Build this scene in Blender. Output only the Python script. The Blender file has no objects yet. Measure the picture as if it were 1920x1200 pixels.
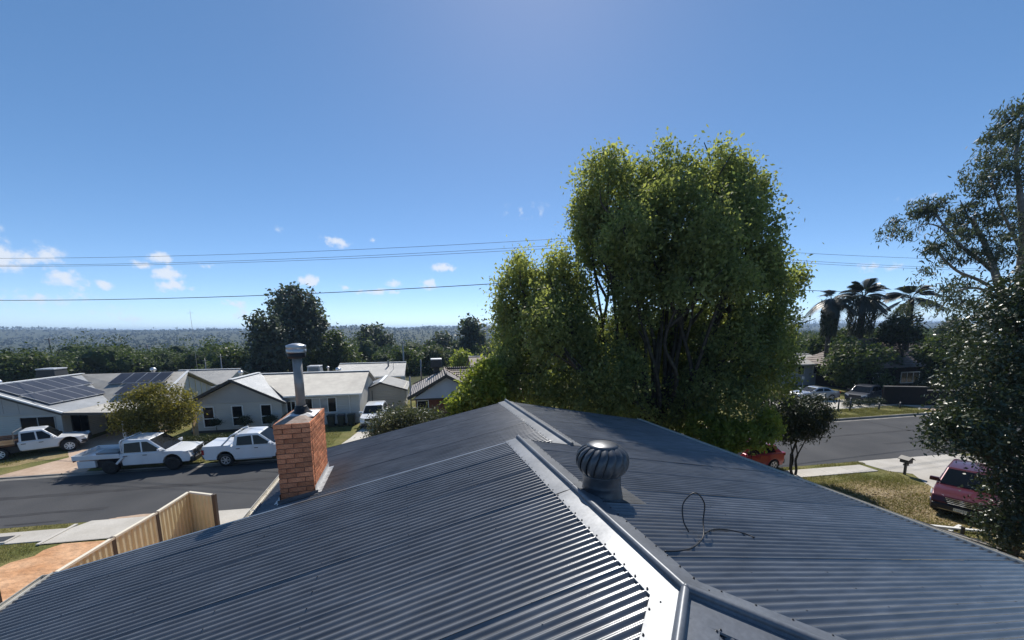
import bpy, bmesh, math, random
import numpy as np
from mathutils import Vector, Matrix

# ------------------------------------------------------------------ camera, sky, sun, exposure
sc = bpy.context.scene
CAM_Z = 8.0
FPX, CX, CY, HOR, RS = 721.0, 960.0, 720.0, 617.0, 0.0095      # photo calibration (1920 px wide)
ROLL = math.atan(RS)
PITCH = math.atan((CY - HOR) * math.cos(ROLL) / FPX)
cam_d = bpy.data.cameras.new('camera')
cam_d.sensor_width = 36.0
cam_d.lens = FPX / 1920.0 * 36.0
cam_d.shift_y = 120.0 / 1920.0
cam_d.clip_start = 0.05
cam_d.clip_end = 12000.0
cam = bpy.data.objects.new('camera', cam_d)
sc.collection.objects.link(cam)
_f = Vector((0, math.cos(PITCH), -math.sin(PITCH)))
_u0 = Vector((0, math.sin(PITCH), math.cos(PITCH)))
_r0 = Vector((1, 0, 0))
_r = _r0 * math.cos(ROLL) - _u0 * math.sin(ROLL)
_u = _u0 * math.cos(ROLL) + _r0 * math.sin(ROLL)
cam.matrix_world = Matrix(((_r.x, _u.x, -_f.x, 0), (_r.y, _u.y, -_f.y, 0), (_r.z, _u.z, -_f.z, CAM_Z), (0, 0, 0, 1)))
sc.camera = cam

SUN_AZ, SUN_EL = math.radians(4.0), math.radians(48.0)
world = bpy.data.worlds.new('World')
sc.world = world
world.use_nodes = True
wn, wl = world.node_tree.nodes, world.node_tree.links
wn.clear()
w_out = wn.new('ShaderNodeOutputWorld')
w_bg = wn.new('ShaderNodeBackground')
w_sky = wn.new('ShaderNodeTexSky')
w_sky.sky_type = 'NISHITA'
w_sky.sun_disc = False
w_sky.sun_elevation = SUN_EL
w_sky.sun_rotation = SUN_AZ
w_sky.altitude = 200.0
w_sky.air_density = 0.48
w_sky.dust_density = 0.08
w_sky.ozone_density = 1.5
w_bg.inputs['Strength'].default_value = 0.138
wl.new(w_bg.outputs[0], w_out.inputs[0])
# small fair-weather clouds low in the sky, placed by direction
w_tc = wn.new('ShaderNodeTexCoord')
def wmath(op, a, b=None, c=None):
    n = wn.new('ShaderNodeMath'); n.operation = op
    for i, x in enumerate((a, b, c)):
        if x is None: continue
        if isinstance(x, (int, float)): n.inputs[i].default_value = x
        else: wl.new(x, n.inputs[i])
    return n.outputs[0]
def wvec(op, a, b=None):
    n = wn.new('ShaderNodeVectorMath'); n.operation = op
    for i, x in enumerate((a, b)):
        if x is None: continue
        if isinstance(x, (tuple, list)): n.inputs[i].default_value = x
        else: wl.new(x, n.inputs[i])
    return n.outputs['Value'] if op == 'DOT_PRODUCT' else n.outputs[0]
w_n1 = wn.new('ShaderNodeTexNoise'); w_n1.inputs['Scale'].default_value = 26.0; w_n1.inputs['Detail'].default_value = 7.0; w_n1.inputs['Roughness'].default_value = 0.62
wl.new(w_tc.outputs['Generated'], w_n1.inputs['Vector'])
w_n2 = wn.new('ShaderNodeTexNoise'); w_n2.inputs['Scale'].default_value = 70.0; w_n2.inputs['Detail'].default_value = 6.0
wl.new(w_tc.outputs['Generated'], w_n2.inputs['Vector'])
CLOUDS = [(20, 478, 92, 30, .95), (-60, 455, 80, 40, 1.0), (293, 482, 26, 11, .9), (268, 498, 34, 9, .7), (312, 515, 34, 14, 1.0), (326, 536, 42, 12, .95), (128, 526, 62, 17, .95), (194, 534, 18, 9, .8),
          (632, 452, 27, 11, .95), (578, 526, 24, 11, .95), (650, 539, 14, 7, .7), (705, 547, 52, 6, .65), (745, 531, 20, 7, .6), (828, 503, 26, 8, .8), (806, 531, 20, 11, .9),
          (436, 570, 30, 7, .55), (80, 556, 90, 22, .55), (395, 497, 30, 7, .45), (530, 430, 18, 6, .4), (1640, 500, 55, 9, .55), (1722, 372, 40, 12, .5), (990, 400, 60, 16, .22), (170, 590, 150, 18, .35), (470, 590, 120, 12, .25), (740, 568, 30, 6, .3), (600, 444, 8, 5, .4), (700, 451, 9, 5, .5)]
def _dir(u, v):
    x = (u - CX) / FPX; y = (CY - v) / FPX
    x, y = x * math.cos(ROLL) + y * math.sin(ROLL), -x * math.sin(ROLL) + y * math.cos(ROLL)
    return Vector((x, math.cos(PITCH) + math.sin(PITCH) * y, -math.sin(PITCH) + math.cos(PITCH) * y)).normalized()
w_mask = None
for (u, v, ru, rv, dn) in CLOUDS:
    c = _dir(u, v); ex = Vector((c.y, -c.x, 0)).normalized(); ey = ex.cross(c).normalized()
    if ey.z < 0: ey = -ey
    ra_ = (_dir(u + ru, v) - c).length * 1.35; rb_ = (_dir(u, v - rv) - c).length * 1.5
    m3 = Matrix((c, ex, c.cross(ex))).transposed()
    mp = wn.new('ShaderNodeMapping'); mp.vector_type = 'TEXTURE'
    mp.inputs['Location'].default_value = c; mp.inputs['Rotation'].default_value = m3.to_euler(); mp.inputs['Scale'].default_value = (1.0, ra_, rb_)
    wl.new(w_tc.outputs['Generated'], mp.inputs['Vector'])
    ln = wn.new('ShaderNodeVectorMath'); ln.operation = 'LENGTH'; wl.new(mp.outputs[0], ln.inputs[0])
    g = wmath('MULTIPLY_ADD', ln.outputs['Value'], -dn, dn)
    w_mask = g if w_mask is None else wmath('MAXIMUM', w_mask, g)
w_mask = wmath('MAXIMUM', w_mask, 0.0)
n_mix = wmath('ADD', wmath('MULTIPLY', w_n1.outputs['Fac'], 0.75), wmath('MULTIPLY', w_n2.outputs['Fac'], 0.45))
w_d = wmath('ADD', w_mask, wmath('MULTIPLY', wmath('SUBTRACT', n_mix, 0.60), 2.6))
w_mr = wn.new('ShaderNodeMapRange'); w_mr.interpolation_type = 'SMOOTHSTEP'
w_mr.inputs[1].default_value = 0.18; w_mr.inputs[2].default_value = 0.80; w_mr.inputs[3].default_value = 0.0; w_mr.inputs[4].default_value = 0.82
wl.new(w_d, w_mr.inputs[0])
w_fac = wmath('MULTIPLY', w_mr.outputs[0], wmath('GREATER_THAN', w_mask, 0.005))
w_fac = wmath('MULTIPLY', w_fac, wmath('MINIMUM', wmath('MULTIPLY', w_mask, 5.0), 1.0))
w_mix = wn.new('ShaderNodeMixRGB')
w_mix.inputs[2].default_value = (3.7, 3.85, 4.1, 1.0)
wl.new(w_fac, w_mix.inputs[0])
w_hs = wn.new('ShaderNodeHueSaturation'); w_hs.inputs['Saturation'].default_value = 1.22
w_gm = wn.new('ShaderNodeGamma'); w_gm.inputs[1].default_value = 0.79
wl.new(w_sky.outputs[0], w_hs.inputs['Color']); wl.new(w_hs.outputs[0], w_gm.inputs[0]); wl.new(w_gm.outputs[0], w_mix.inputs[1])
wl.new(w_mix.outputs[0], w_bg.inputs[0])

sun_d = bpy.data.lights.new('sun', 'SUN')
sun_d.energy = 3.3
sun_d.angle = math.radians(0.53)
sun_d.color = (1.0, 0.95, 0.87)
sun = bpy.data.objects.new('sun', sun_d)
sc.collection.objects.link(sun)
_s = Vector((math.sin(SUN_AZ) * math.cos(SUN_EL), math.cos(SUN_AZ) * math.cos(SUN_EL), math.sin(SUN_EL)))
sun.rotation_euler = _s.to_track_quat('Z', 'Y').to_euler()
sun.location = (0, 0, 60)

sc.view_settings.view_transform = 'Standard'
sc.view_settings.look = 'None'
sc.view_settings.exposure = 0.78
sc.view_settings.gamma = 1.0
sc.render.engine = 'CYCLES'
sc.cycles.use_denoising = True
sc.cycles.max_bounces = 6
sc.cycles.transparent_max_bounces = 6
sc.cycles.volume_bounces = 0

# ------------------------------------------------------------------ pixel -> direction, frames
def ray(u, v):
    x = (u - CX) / FPX; y = (CY - v) / FPX
    cr, sr = math.cos(ROLL), math.sin(ROLL)
    x, y = x * cr + y * sr, -x * sr + y * cr
    c, s = math.cos(PITCH), math.sin(PITCH)
    return Vector((x, c + s * y, -s + c * y))
def P(u, v, D):
    """world point on a pixel's direction at world depth y = D"""
    d = ray(u, v)
    k = D / d.y
    return Vector((d.x * k, D, CAM_Z + d.z * k))
TH = math.atan(0.205)                    # street direction
UX, UY = math.cos(TH), math.sin(TH)
def W(a, b, z=0.0):
    """street frame: a along the street, b across it, away from the house"""
    return Vector((a * UX - b * UY, a * UY + b * UX, z))
def AB(p):
    return p[0] * UX + p[1] * UY, -p[0] * UY + p[1] * UX
def sstep(t):
    t = np.clip(t, 0, 1); return t * t * (3 - 2 * t)
def tz(a, b):
    """terrain height in the street frame"""
    start = 47 + 70 * sstep((a - 12) / 40.0)
    fall = -24 * sstep((b - start) / 330.0)
    rise = 40 * sstep((b - 480) / 1400.0) + 6 * np.sin(a / 310.0 + 1.0) * sstep((b - 600) / 900.0)
    ridge = (4 * np.sin(a / 97.0 + b / 330.0) + 3 * np.sin(a / 41.0 + 2.0) + 5 * np.sin(a / 205.0 + b / 500.0 + .7)) * sstep((b - 650) / 700.0)
    return fall + rise + ridge

# ------------------------------------------------------------------ materials
MATS = {}
def nodes_of(name):
    m = bpy.data.materials.new(name); m.use_nodes = True
    nt = m.node_tree
    return m, nt, nt.nodes['Principled BSDF'], nt.nodes['Material Output']
def rgba(c): return (c[0], c[1], c[2], 1.0)
def mat(name, col, rough=0.6, metal=0.0, spec=0.5, noise=None, col2=None, bump=None, rnd=None, wave=None, coat=0.0, trans=None, coord='Object', fine=None):
    """noise=(scale, detail): blends col to col2; bump=(scale, strength, dist); rnd=amount of per-object value change;
    wave=(axis, scale, strength, dist) ribs; fine=(scale, amount) second darkening noise"""
    m, nt, p, out = nodes_of(name)
    N, L = nt.nodes, nt.links
    p.inputs['Base Color'].default_value = rgba(col)
    p.inputs['Roughness'].default_value = rough
    p.inputs['Metallic'].default_value = metal
    p.inputs['Specular IOR Level'].default_value = spec
    p.inputs['Coat Weight'].default_value = coat
    p.inputs['Coat Roughness'].default_value = 0.05
    tc = N.new('ShaderNodeTexCoord')
    last = None
    if noise:
        n = N.new('ShaderNodeTexNoise'); n.inputs['Scale'].default_value = noise[0]; n.inputs['Detail'].default_value = noise[1]
        L.new(tc.outputs[coord], n.inputs['Vector'])
        r = N.new('ShaderNodeValToRGB'); r.color_ramp.elements[0].position = noise[2] if len(noise) > 2 else 0.35
        r.color_ramp.elements[1].position = noise[3] if len(noise) > 3 else 0.68
        r.color_ramp.elements[0].color = rgba(col); r.color_ramp.elements[1].color = rgba(col2 or col)
        L.new(n.outputs['Fac'], r.inputs[0]); last = r.outputs[0]
    if fine:
        n = N.new('ShaderNodeTexNoise'); n.inputs['Scale'].default_value = fine[0]; n.inputs['Detail'].default_value = 3
        L.new(tc.outputs[coord], n.inputs['Vector'])
        mr = N.new('ShaderNodeMapRange'); mr.inputs[1].default_value = 0.3; mr.inputs[2].default_value = 0.7
        mr.inputs[3].default_value = 1 - fine[1]; mr.inputs[4].default_value = 1 + fine[1]
        L.new(n.outputs['Fac'], mr.inputs[0])
        mx = N.new('ShaderNodeVectorMath'); mx.operation = 'SCALE'
        if last: L.new(last, mx.inputs[0])
        else: mx.inputs[0].default_value = col
        L.new(mr.outputs[0], mx.inputs['Scale']); last = mx.outputs[0]
    if rnd:
        oi = N.new('ShaderNodeObjectInfo')
        mr = N.new('ShaderNodeMapRange'); mr.inputs[3].default_value = 1 - rnd; mr.inputs[4].default_value = 1 + rnd
        L.new(oi.outputs['Random'], mr.inputs[0])
        mx = N.new('ShaderNodeVectorMath'); mx.operation = 'SCALE'
        if last: L.new(last, mx.inputs[0])
        else: mx.inputs[0].default_value = col
        L.new(mr.outputs[0], mx.inputs['Scale']); last = mx.outputs[0]
    if last: L.new(last, p.inputs['Base Color'])
    nrm = None
    if wave:
        w = N.new('ShaderNodeTexWave'); w.wave_type = 'BANDS'; w.bands_direction = wave[0]; w.wave_profile = 'SIN'
        w.inputs['Scale'].default_value = wave[1]; w.inputs['Distortion'].default_value = 0
        L.new(tc.outputs[coord], w.inputs['Vector'])
        b = N.new('ShaderNodeBump'); b.inputs['Strength'].default_value = wave[2]; b.inputs['Distance'].default_value = wave[3]
        L.new(w.outputs['Fac'], b.inputs['Height']); nrm = b.outputs[0]
    if bump:
        n = N.new('ShaderNodeTexNoise'); n.inputs['Scale'].default_value = bump[0]; n.inputs['Detail'].default_value = 5
        L.new(tc.outputs[coord], n.inputs['Vector'])
        b = N.new('ShaderNodeBump'); b.inputs['Strength'].default_value = bump[1]; b.inputs['Distance'].default_value = bump[2] if len(bump) > 2 else 0.02
        L.new(n.outputs['Fac'], b.inputs['Height'])
        if nrm: L.new(nrm, b.inputs['Normal'])
        nrm = b.outputs[0]
    if nrm: L.new(nrm, p.inputs['Normal'])
    MATS[name] = m
    return m
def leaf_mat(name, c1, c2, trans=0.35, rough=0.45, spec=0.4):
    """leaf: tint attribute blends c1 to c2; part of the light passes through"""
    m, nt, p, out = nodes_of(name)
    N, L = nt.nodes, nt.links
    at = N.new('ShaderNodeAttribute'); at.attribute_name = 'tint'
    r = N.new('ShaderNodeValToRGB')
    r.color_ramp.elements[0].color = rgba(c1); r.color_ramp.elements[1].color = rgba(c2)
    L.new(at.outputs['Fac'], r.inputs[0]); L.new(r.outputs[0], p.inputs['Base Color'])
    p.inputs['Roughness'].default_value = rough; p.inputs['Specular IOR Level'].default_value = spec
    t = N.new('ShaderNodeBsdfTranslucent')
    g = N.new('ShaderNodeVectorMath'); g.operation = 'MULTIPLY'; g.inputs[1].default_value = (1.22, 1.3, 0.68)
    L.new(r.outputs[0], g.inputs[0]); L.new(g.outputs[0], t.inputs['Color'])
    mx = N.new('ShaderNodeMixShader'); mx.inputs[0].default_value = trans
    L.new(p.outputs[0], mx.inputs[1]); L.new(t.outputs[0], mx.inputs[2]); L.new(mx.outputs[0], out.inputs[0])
    MATS[name] = m
    return m

mat('roof_steel', (0.118, 0.125, 0.137), 0.27, 0.28, 0.65, noise=(1.1, 6), col2=(0.158, 0.165, 0.176), fine=(40, 0.22), rnd=0.12, bump=(2.2, 0.10, 0.02))
mat('cap_steel', (0.115, 0.125, 0.142), 0.42, 0.2, 0.26, noise=(2.2, 7), col2=(0.165, 0.178, 0.20), bump=(5, 0.16, 0.02), fine=(30, 0.1))
mat('screw', (0.05, 0.055, 0.065), 0.5, 0.6)
mat('vent_steel', (0.075, 0.082, 0.094), 0.38, 0.4, 0.5, noise=(9, 3), col2=(0.105, 0.113, 0.126))
mat('gutter_cream', (0.62, 0.58, 0.50), 0.4, 0.0, 0.5, noise=(4, 3), col2=(0.70, 0.67, 0.60))
mat('brick', (0.47, 0.165, 0.082), 0.85, 0, 0.2, noise=(4, 7), col2=(0.60, 0.255, 0.135), bump=(60, 0.7, 0.010), rnd=0.30, fine=(45, 0.22))
mat('mortar', (0.20, 0.15, 0.12), 0.95, 0, 0.1, noise=(30, 4), col2=(0.12, 0.09, 0.075), bump=(120, 0.5, 0.004))
mat('mortar_cap', (0.36, 0.30, 0.26), 0.95, 0, 0.1, noise=(12, 4), col2=(0.24, 0.17, 0.13), bump=(60, 0.6, 0.01))
mat('flashing', (0.55, 0.55, 0.55), 0.45, 0.4, 0.5, noise=(8, 4), col2=(0.40, 0.40, 0.41), bump=(25, 0.3, 0.01))
mat('flue_steel', (0.23, 0.225, 0.215), 0.6, 0.3, 0.4, noise=(6, 4), col2=(0.32, 0.31, 0.30))
mat('flue_band', (0.45, 0.46, 0.48), 0.35, 0.7, 0.5)
mat('dull_black', (0.012, 0.012, 0.015), 0.5, 0.2)  # near-black shared by flue collar, cowl, vent core and letterbox slot
mat('black_rubber', (0.012, 0.012, 0.013), 0.55, 0, 0.4)
mat('red_brick_wall', (0.15, 0.055, 0.04), 0.9, 0, 0.2, noise=(6, 4), col2=(0.20, 0.075, 0.05))
mat('asphalt', (0.042, 0.0435, 0.047), 0.9, 0, 0.3, noise=(0.28, 7), col2=(0.070, 0.070, 0.072), bump=(60, 0.35, 0.01), fine=(28, 0.22))
mat('bitumen_patch', (0.030, 0.030, 0.033), 0.9, 0, 0.3, noise=(1.2, 5), col2=(0.045, 0.045, 0.047), fine=(30, 0.2))
mat('concrete', (0.44, 0.41, 0.36), 0.9, 0, 0.2, noise=(0.9, 6), col2=(0.53, 0.50, 0.45), rnd=0.07, fine=(20, 0.08))
mat('kerb_concrete', (0.17, 0.16, 0.145), 0.9, 0, 0.2, noise=(1.5, 5), col2=(0.27, 0.255, 0.23), rnd=0.12)
mat('pink_drive', (0.40, 0.29, 0.21), 0.92, 0, 0.15, noise=(0.8, 6), col2=(0.50, 0.38, 0.29), fine=(9, 0.1))
mat('red_dirt', (0.47, 0.25, 0.13), 0.95, 0, 0.1, noise=(1.1, 7), col2=(0.60, 0.37, 0.22), bump=(3, 0.9, 0.12), fine=(5, 0.14))
mat('lawn', (0.115, 0.125, 0.040), 0.95, 0, 0.1, noise=(0.7, 8), col2=(0.21, 0.185, 0.075), bump=(25, 0.8, 0.06), fine=(14, 0.3))
mat('dry_lawn', (0.20, 0.165, 0.075), 0.95, 0, 0.1, noise=(0.9, 8), col2=(0.33, 0.255, 0.14), bump=(25, 0.8, 0.06), fine=(12, 0.3))
mat('ground', (0.045, 0.055, 0.026), 0.95, 0, 0.1, noise=(0.05, 8), col2=(0.085, 0.085, 0.045), fine=(0.8, 0.25))
mat('fence_sheet', (0.68, 0.60, 0.37), 0.5, 0.0, 0.4, noise=(2, 4), col2=(0.74, 0.66, 0.43), rnd=0.04)
mat('fence_post', (0.085, 0.065, 0.05), 0.5, 0.0, 0.4)
mat('fence_rail', (0.74, 0.67, 0.53), 0.45, 0.0, 0.4)
mat('leaf_litter', (0.34, 0.22, 0.11), 0.9, 0, 0.2, noise=(6, 2), col2=(0.50, 0.38, 0.22))
mat('white_paint', (0.78, 0.78, 0.76), 0.5, 0, 0.4, noise=(2, 4), col2=(0.70, 0.70, 0.68))
mat('grey_board', (0.50, 0.49, 0.455), 0.7, 0, 0.3, noise=(0.7, 4), col2=(0.55, 0.54, 0.50), wave=('Z', 2.1, 0.5, 0.03))
mat('grey_gable', (0.43, 0.42, 0.40), 0.7, 0, 0.3, noise=(0.7, 4), col2=(0.48, 0.47, 0.445), wave=('Z', 2.6, 0.4, 0.02))
mat('cream_wall', (0.50, 0.47, 0.40), 0.75, 0, 0.3, noise=(0.8, 4), col2=(0.55, 0.52, 0.45))
mat('cream_door', (0.54, 0.50, 0.41), 0.6, 0, 0.3, wave=('Z', 1.9, 0.7, 0.03))
mat('pale_gable', (0.40, 0.43, 0.50), 0.7, 0, 0.3, noise=(0.8, 4), col2=(0.44, 0.47, 0.54))
mat('pale_metal_roof', (0.30, 0.285, 0.255), 0.5, 0.1, 0.4, noise=(0.8, 6), col2=(0.40, 0.385, 0.345), wave=('X', 4.0, 0.7, 0.03), fine=(3, 0.09))
mat('blue_metal_roof', (0.28, 0.295, 0.31), 0.45, 0.15, 0.4, noise=(0.8, 6), col2=(0.35, 0.365, 0.38), wave=('Y', 4.0, 0.6, 0.03), fine=(3, 0.07))
mat('grey_metal_roof', (0.20, 0.205, 0.205), 0.5, 0.1, 0.4, noise=(0.7, 6), col2=(0.27, 0.27, 0.265), wave=('X', 4.0, 0.6, 0.03))
mat('trim_dark', (0.045, 0.043, 0.04), 0.5, 0, 0.4)
mat('dark_tile', (0.13, 0.115, 0.105), 0.55, 0, 0.4, noise=(1.6, 5), col2=(0.23, 0.19, 0.165), wave=('X', 1.6, 1.0, 0.05), rnd=0.12)
mat('brown_tile', (0.16, 0.115, 0.09), 0.55, 0, 0.4, noise=(1.6, 5), col2=(0.26, 0.20, 0.165), wave=('X', 1.6, 1.0, 0.05), rnd=0.12)
mat('glass', (0.006, 0.008, 0.010), 0.10, 0, 0.22)
mat('curtain_glass', (0.20, 0.22, 0.24), 0.12, 0, 0.6, noise=(1.5, 2), col2=(0.42, 0.44, 0.45), wave=('X', 3, 0.2, 0.02))
mat('solar', (0.026, 0.026, 0.032), 0.3, 0.0, 0.3, noise=(0.9, 3), col2=(0.042, 0.042, 0.05))
mat('aluminium', (0.62, 0.63, 0.65), 0.35, 0.8)
mat('car_white', (0.72, 0.74, 0.76), 0.3, 0, 0.5, coat=0.7, noise=(1.2, 5), col2=(0.66, 0.675, 0.69))
mat('car_red', (0.085, 0.007, 0.016), 0.35, 0.25, 0.5, coat=0.5, noise=(1.5, 5), col2=(0.075, 0.010, 0.018))
mat('car_scarlet', (0.38, 0.012, 0.02), 0.28, 0.1, 0.5, coat=0.9)
mat('car_silver', (0.42, 0.43, 0.45), 0.28, 0.7, 0.5, coat=0.7)
mat('car_dark', (0.02, 0.024, 0.035), 0.4, 0.1, 0.4, coat=0.2)
mat('car_trim', (0.018, 0.018, 0.02), 0.5, 0, 0.4)
mat('chrome', (0.7, 0.7, 0.72), 0.12, 1.0)
mat('lamp_clear', (0.75, 0.78, 0.80), 0.2, 0.2, 0.7)
mat('lamp_red', (0.30, 0.01, 0.012), 0.12, 0, 0.7)
mat('rust_tray', (0.10, 0.055, 0.032), 0.8, 0.1, 0.3, noise=(3, 6), col2=(0.21, 0.11, 0.055), bump=(30, 0.5, 0.01))
mat('raw_timber', (0.50, 0.31, 0.16), 0.8, 0, 0.3, noise=(4, 4), col2=(0.62, 0.43, 0.25), rnd=0.12)
mat('steel_grey', (0.25, 0.25, 0.25), 0.45, 0.7)
mat('pole_timber', (0.085, 0.085, 0.09), 0.85, 0, 0.2, noise=(5, 5), col2=(0.14, 0.135, 0.13))
mat('cable_black', (0.016, 0.017, 0.02), 0.5)
mat('cable_far', (0.45, 0.47, 0.48), 0.5, 0.4)
mat('bark', (0.05, 0.042, 0.034), 0.9, 0, 0.15, noise=(5, 6), col2=(0.10, 0.085, 0.068), bump=(14, 0.7, 0.04))
mat('gum_bark', (0.16, 0.15, 0.14), 0.85, 0, 0.2, noise=(2.5, 5), col2=(0.28, 0.26, 0.24), bump=(9, 0.4, 0.03))
mat('bin_green', (0.02, 0.028, 0.022), 0.5, 0, 0.4)
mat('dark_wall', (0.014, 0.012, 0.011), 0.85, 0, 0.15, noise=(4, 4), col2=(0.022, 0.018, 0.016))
mat('plate_white', (0.72, 0.71, 0.62), 0.5)
mat('hill_white', (0.75, 0.74, 0.72), 0.6)

leaf_mat('leaf_laurel', (0.110, 0.145, 0.068), (0.43, 0.43, 0.175), 0.58, 0.6, 0.25)
leaf_mat('leaf_lime', (0.12, 0.165, 0.030), (0.42, 0.43, 0.10), 0.5, 0.5, 0.3)
leaf_mat('leaf_glossy', (0.024, 0.040, 0.018), (0.080, 0.100, 0.045), 0.18, 0.38, 0.55)
leaf_mat('leaf_gum', (0.046, 0.062, 0.050), (0.125, 0.145, 0.105), 0.35, 0.5, 0.3)
leaf_mat('leaf_olive', (0.050, 0.062, 0.034), (0.16, 0.165, 0.100), 0.30, 0.5, 0.4)
leaf_mat('leaf_yellow', (0.080, 0.082, 0.018), (0.33, 0.27, 0.065), 0.42, 0.5, 0.3)
leaf_mat('leaf_dark', (0.018, 0.030, 0.013), (0.070, 0.080, 0.038), 0.2, 0.5, 0.35)
leaf_mat('leaf_mid', (0.034, 0.056, 0.020), (0.135, 0.165, 0.050), 0.35, 0.5, 0.3)
leaf_mat('leaf_forest', (0.036, 0.060, 0.026), (0.125, 0.155, 0.060), 0.35, 0.6, 0.2)
leaf_mat('leaf_far', (0.016, 0.028, 0.022), (0.045, 0.062, 0.044), 0.2, 0.7, 0.1)
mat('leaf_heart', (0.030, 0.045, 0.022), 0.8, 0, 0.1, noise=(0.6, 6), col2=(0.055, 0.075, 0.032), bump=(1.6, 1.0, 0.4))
leaf_mat('leaf_hedge', (0.020, 0.030, 0.012), (0.070, 0.080, 0.028), 0.3, 0.5, 0.3)
leaf_mat('leaf_palm', (0.026, 0.034, 0.024), (0.085, 0.095, 0.060), 0.2, 0.4, 0.5)
leaf_mat('grass_blade', (0.085, 0.095, 0.028), (0.28, 0.24, 0.095), 0.35, 0.6, 0.2)
leaf_mat('litter', (0.20, 0.13, 0.06), (0.58, 0.47, 0.29), 0.15, 0.6, 0.3)

# water and dust streaks run down the roof sheets
_nt = MATS['roof_steel'].node_tree
_nz = [n for n in _nt.nodes if n.type == 'TEX_NOISE']
_mp = _nt.nodes.new('ShaderNodeMapping'); _mp.inputs['Scale'].default_value = (0.045, 0.55, 0.3)
_tc = next(n for n in _nt.nodes if n.type == 'TEX_COORD')
for _n in _nz:
    if abs(_n.inputs['Scale'].default_value - 40) < 1:
        _nt.links.new(_tc.outputs['Object'], _mp.inputs['Vector']); _nt.links.new(_mp.outputs[0], _n.inputs['Vector'])

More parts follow.
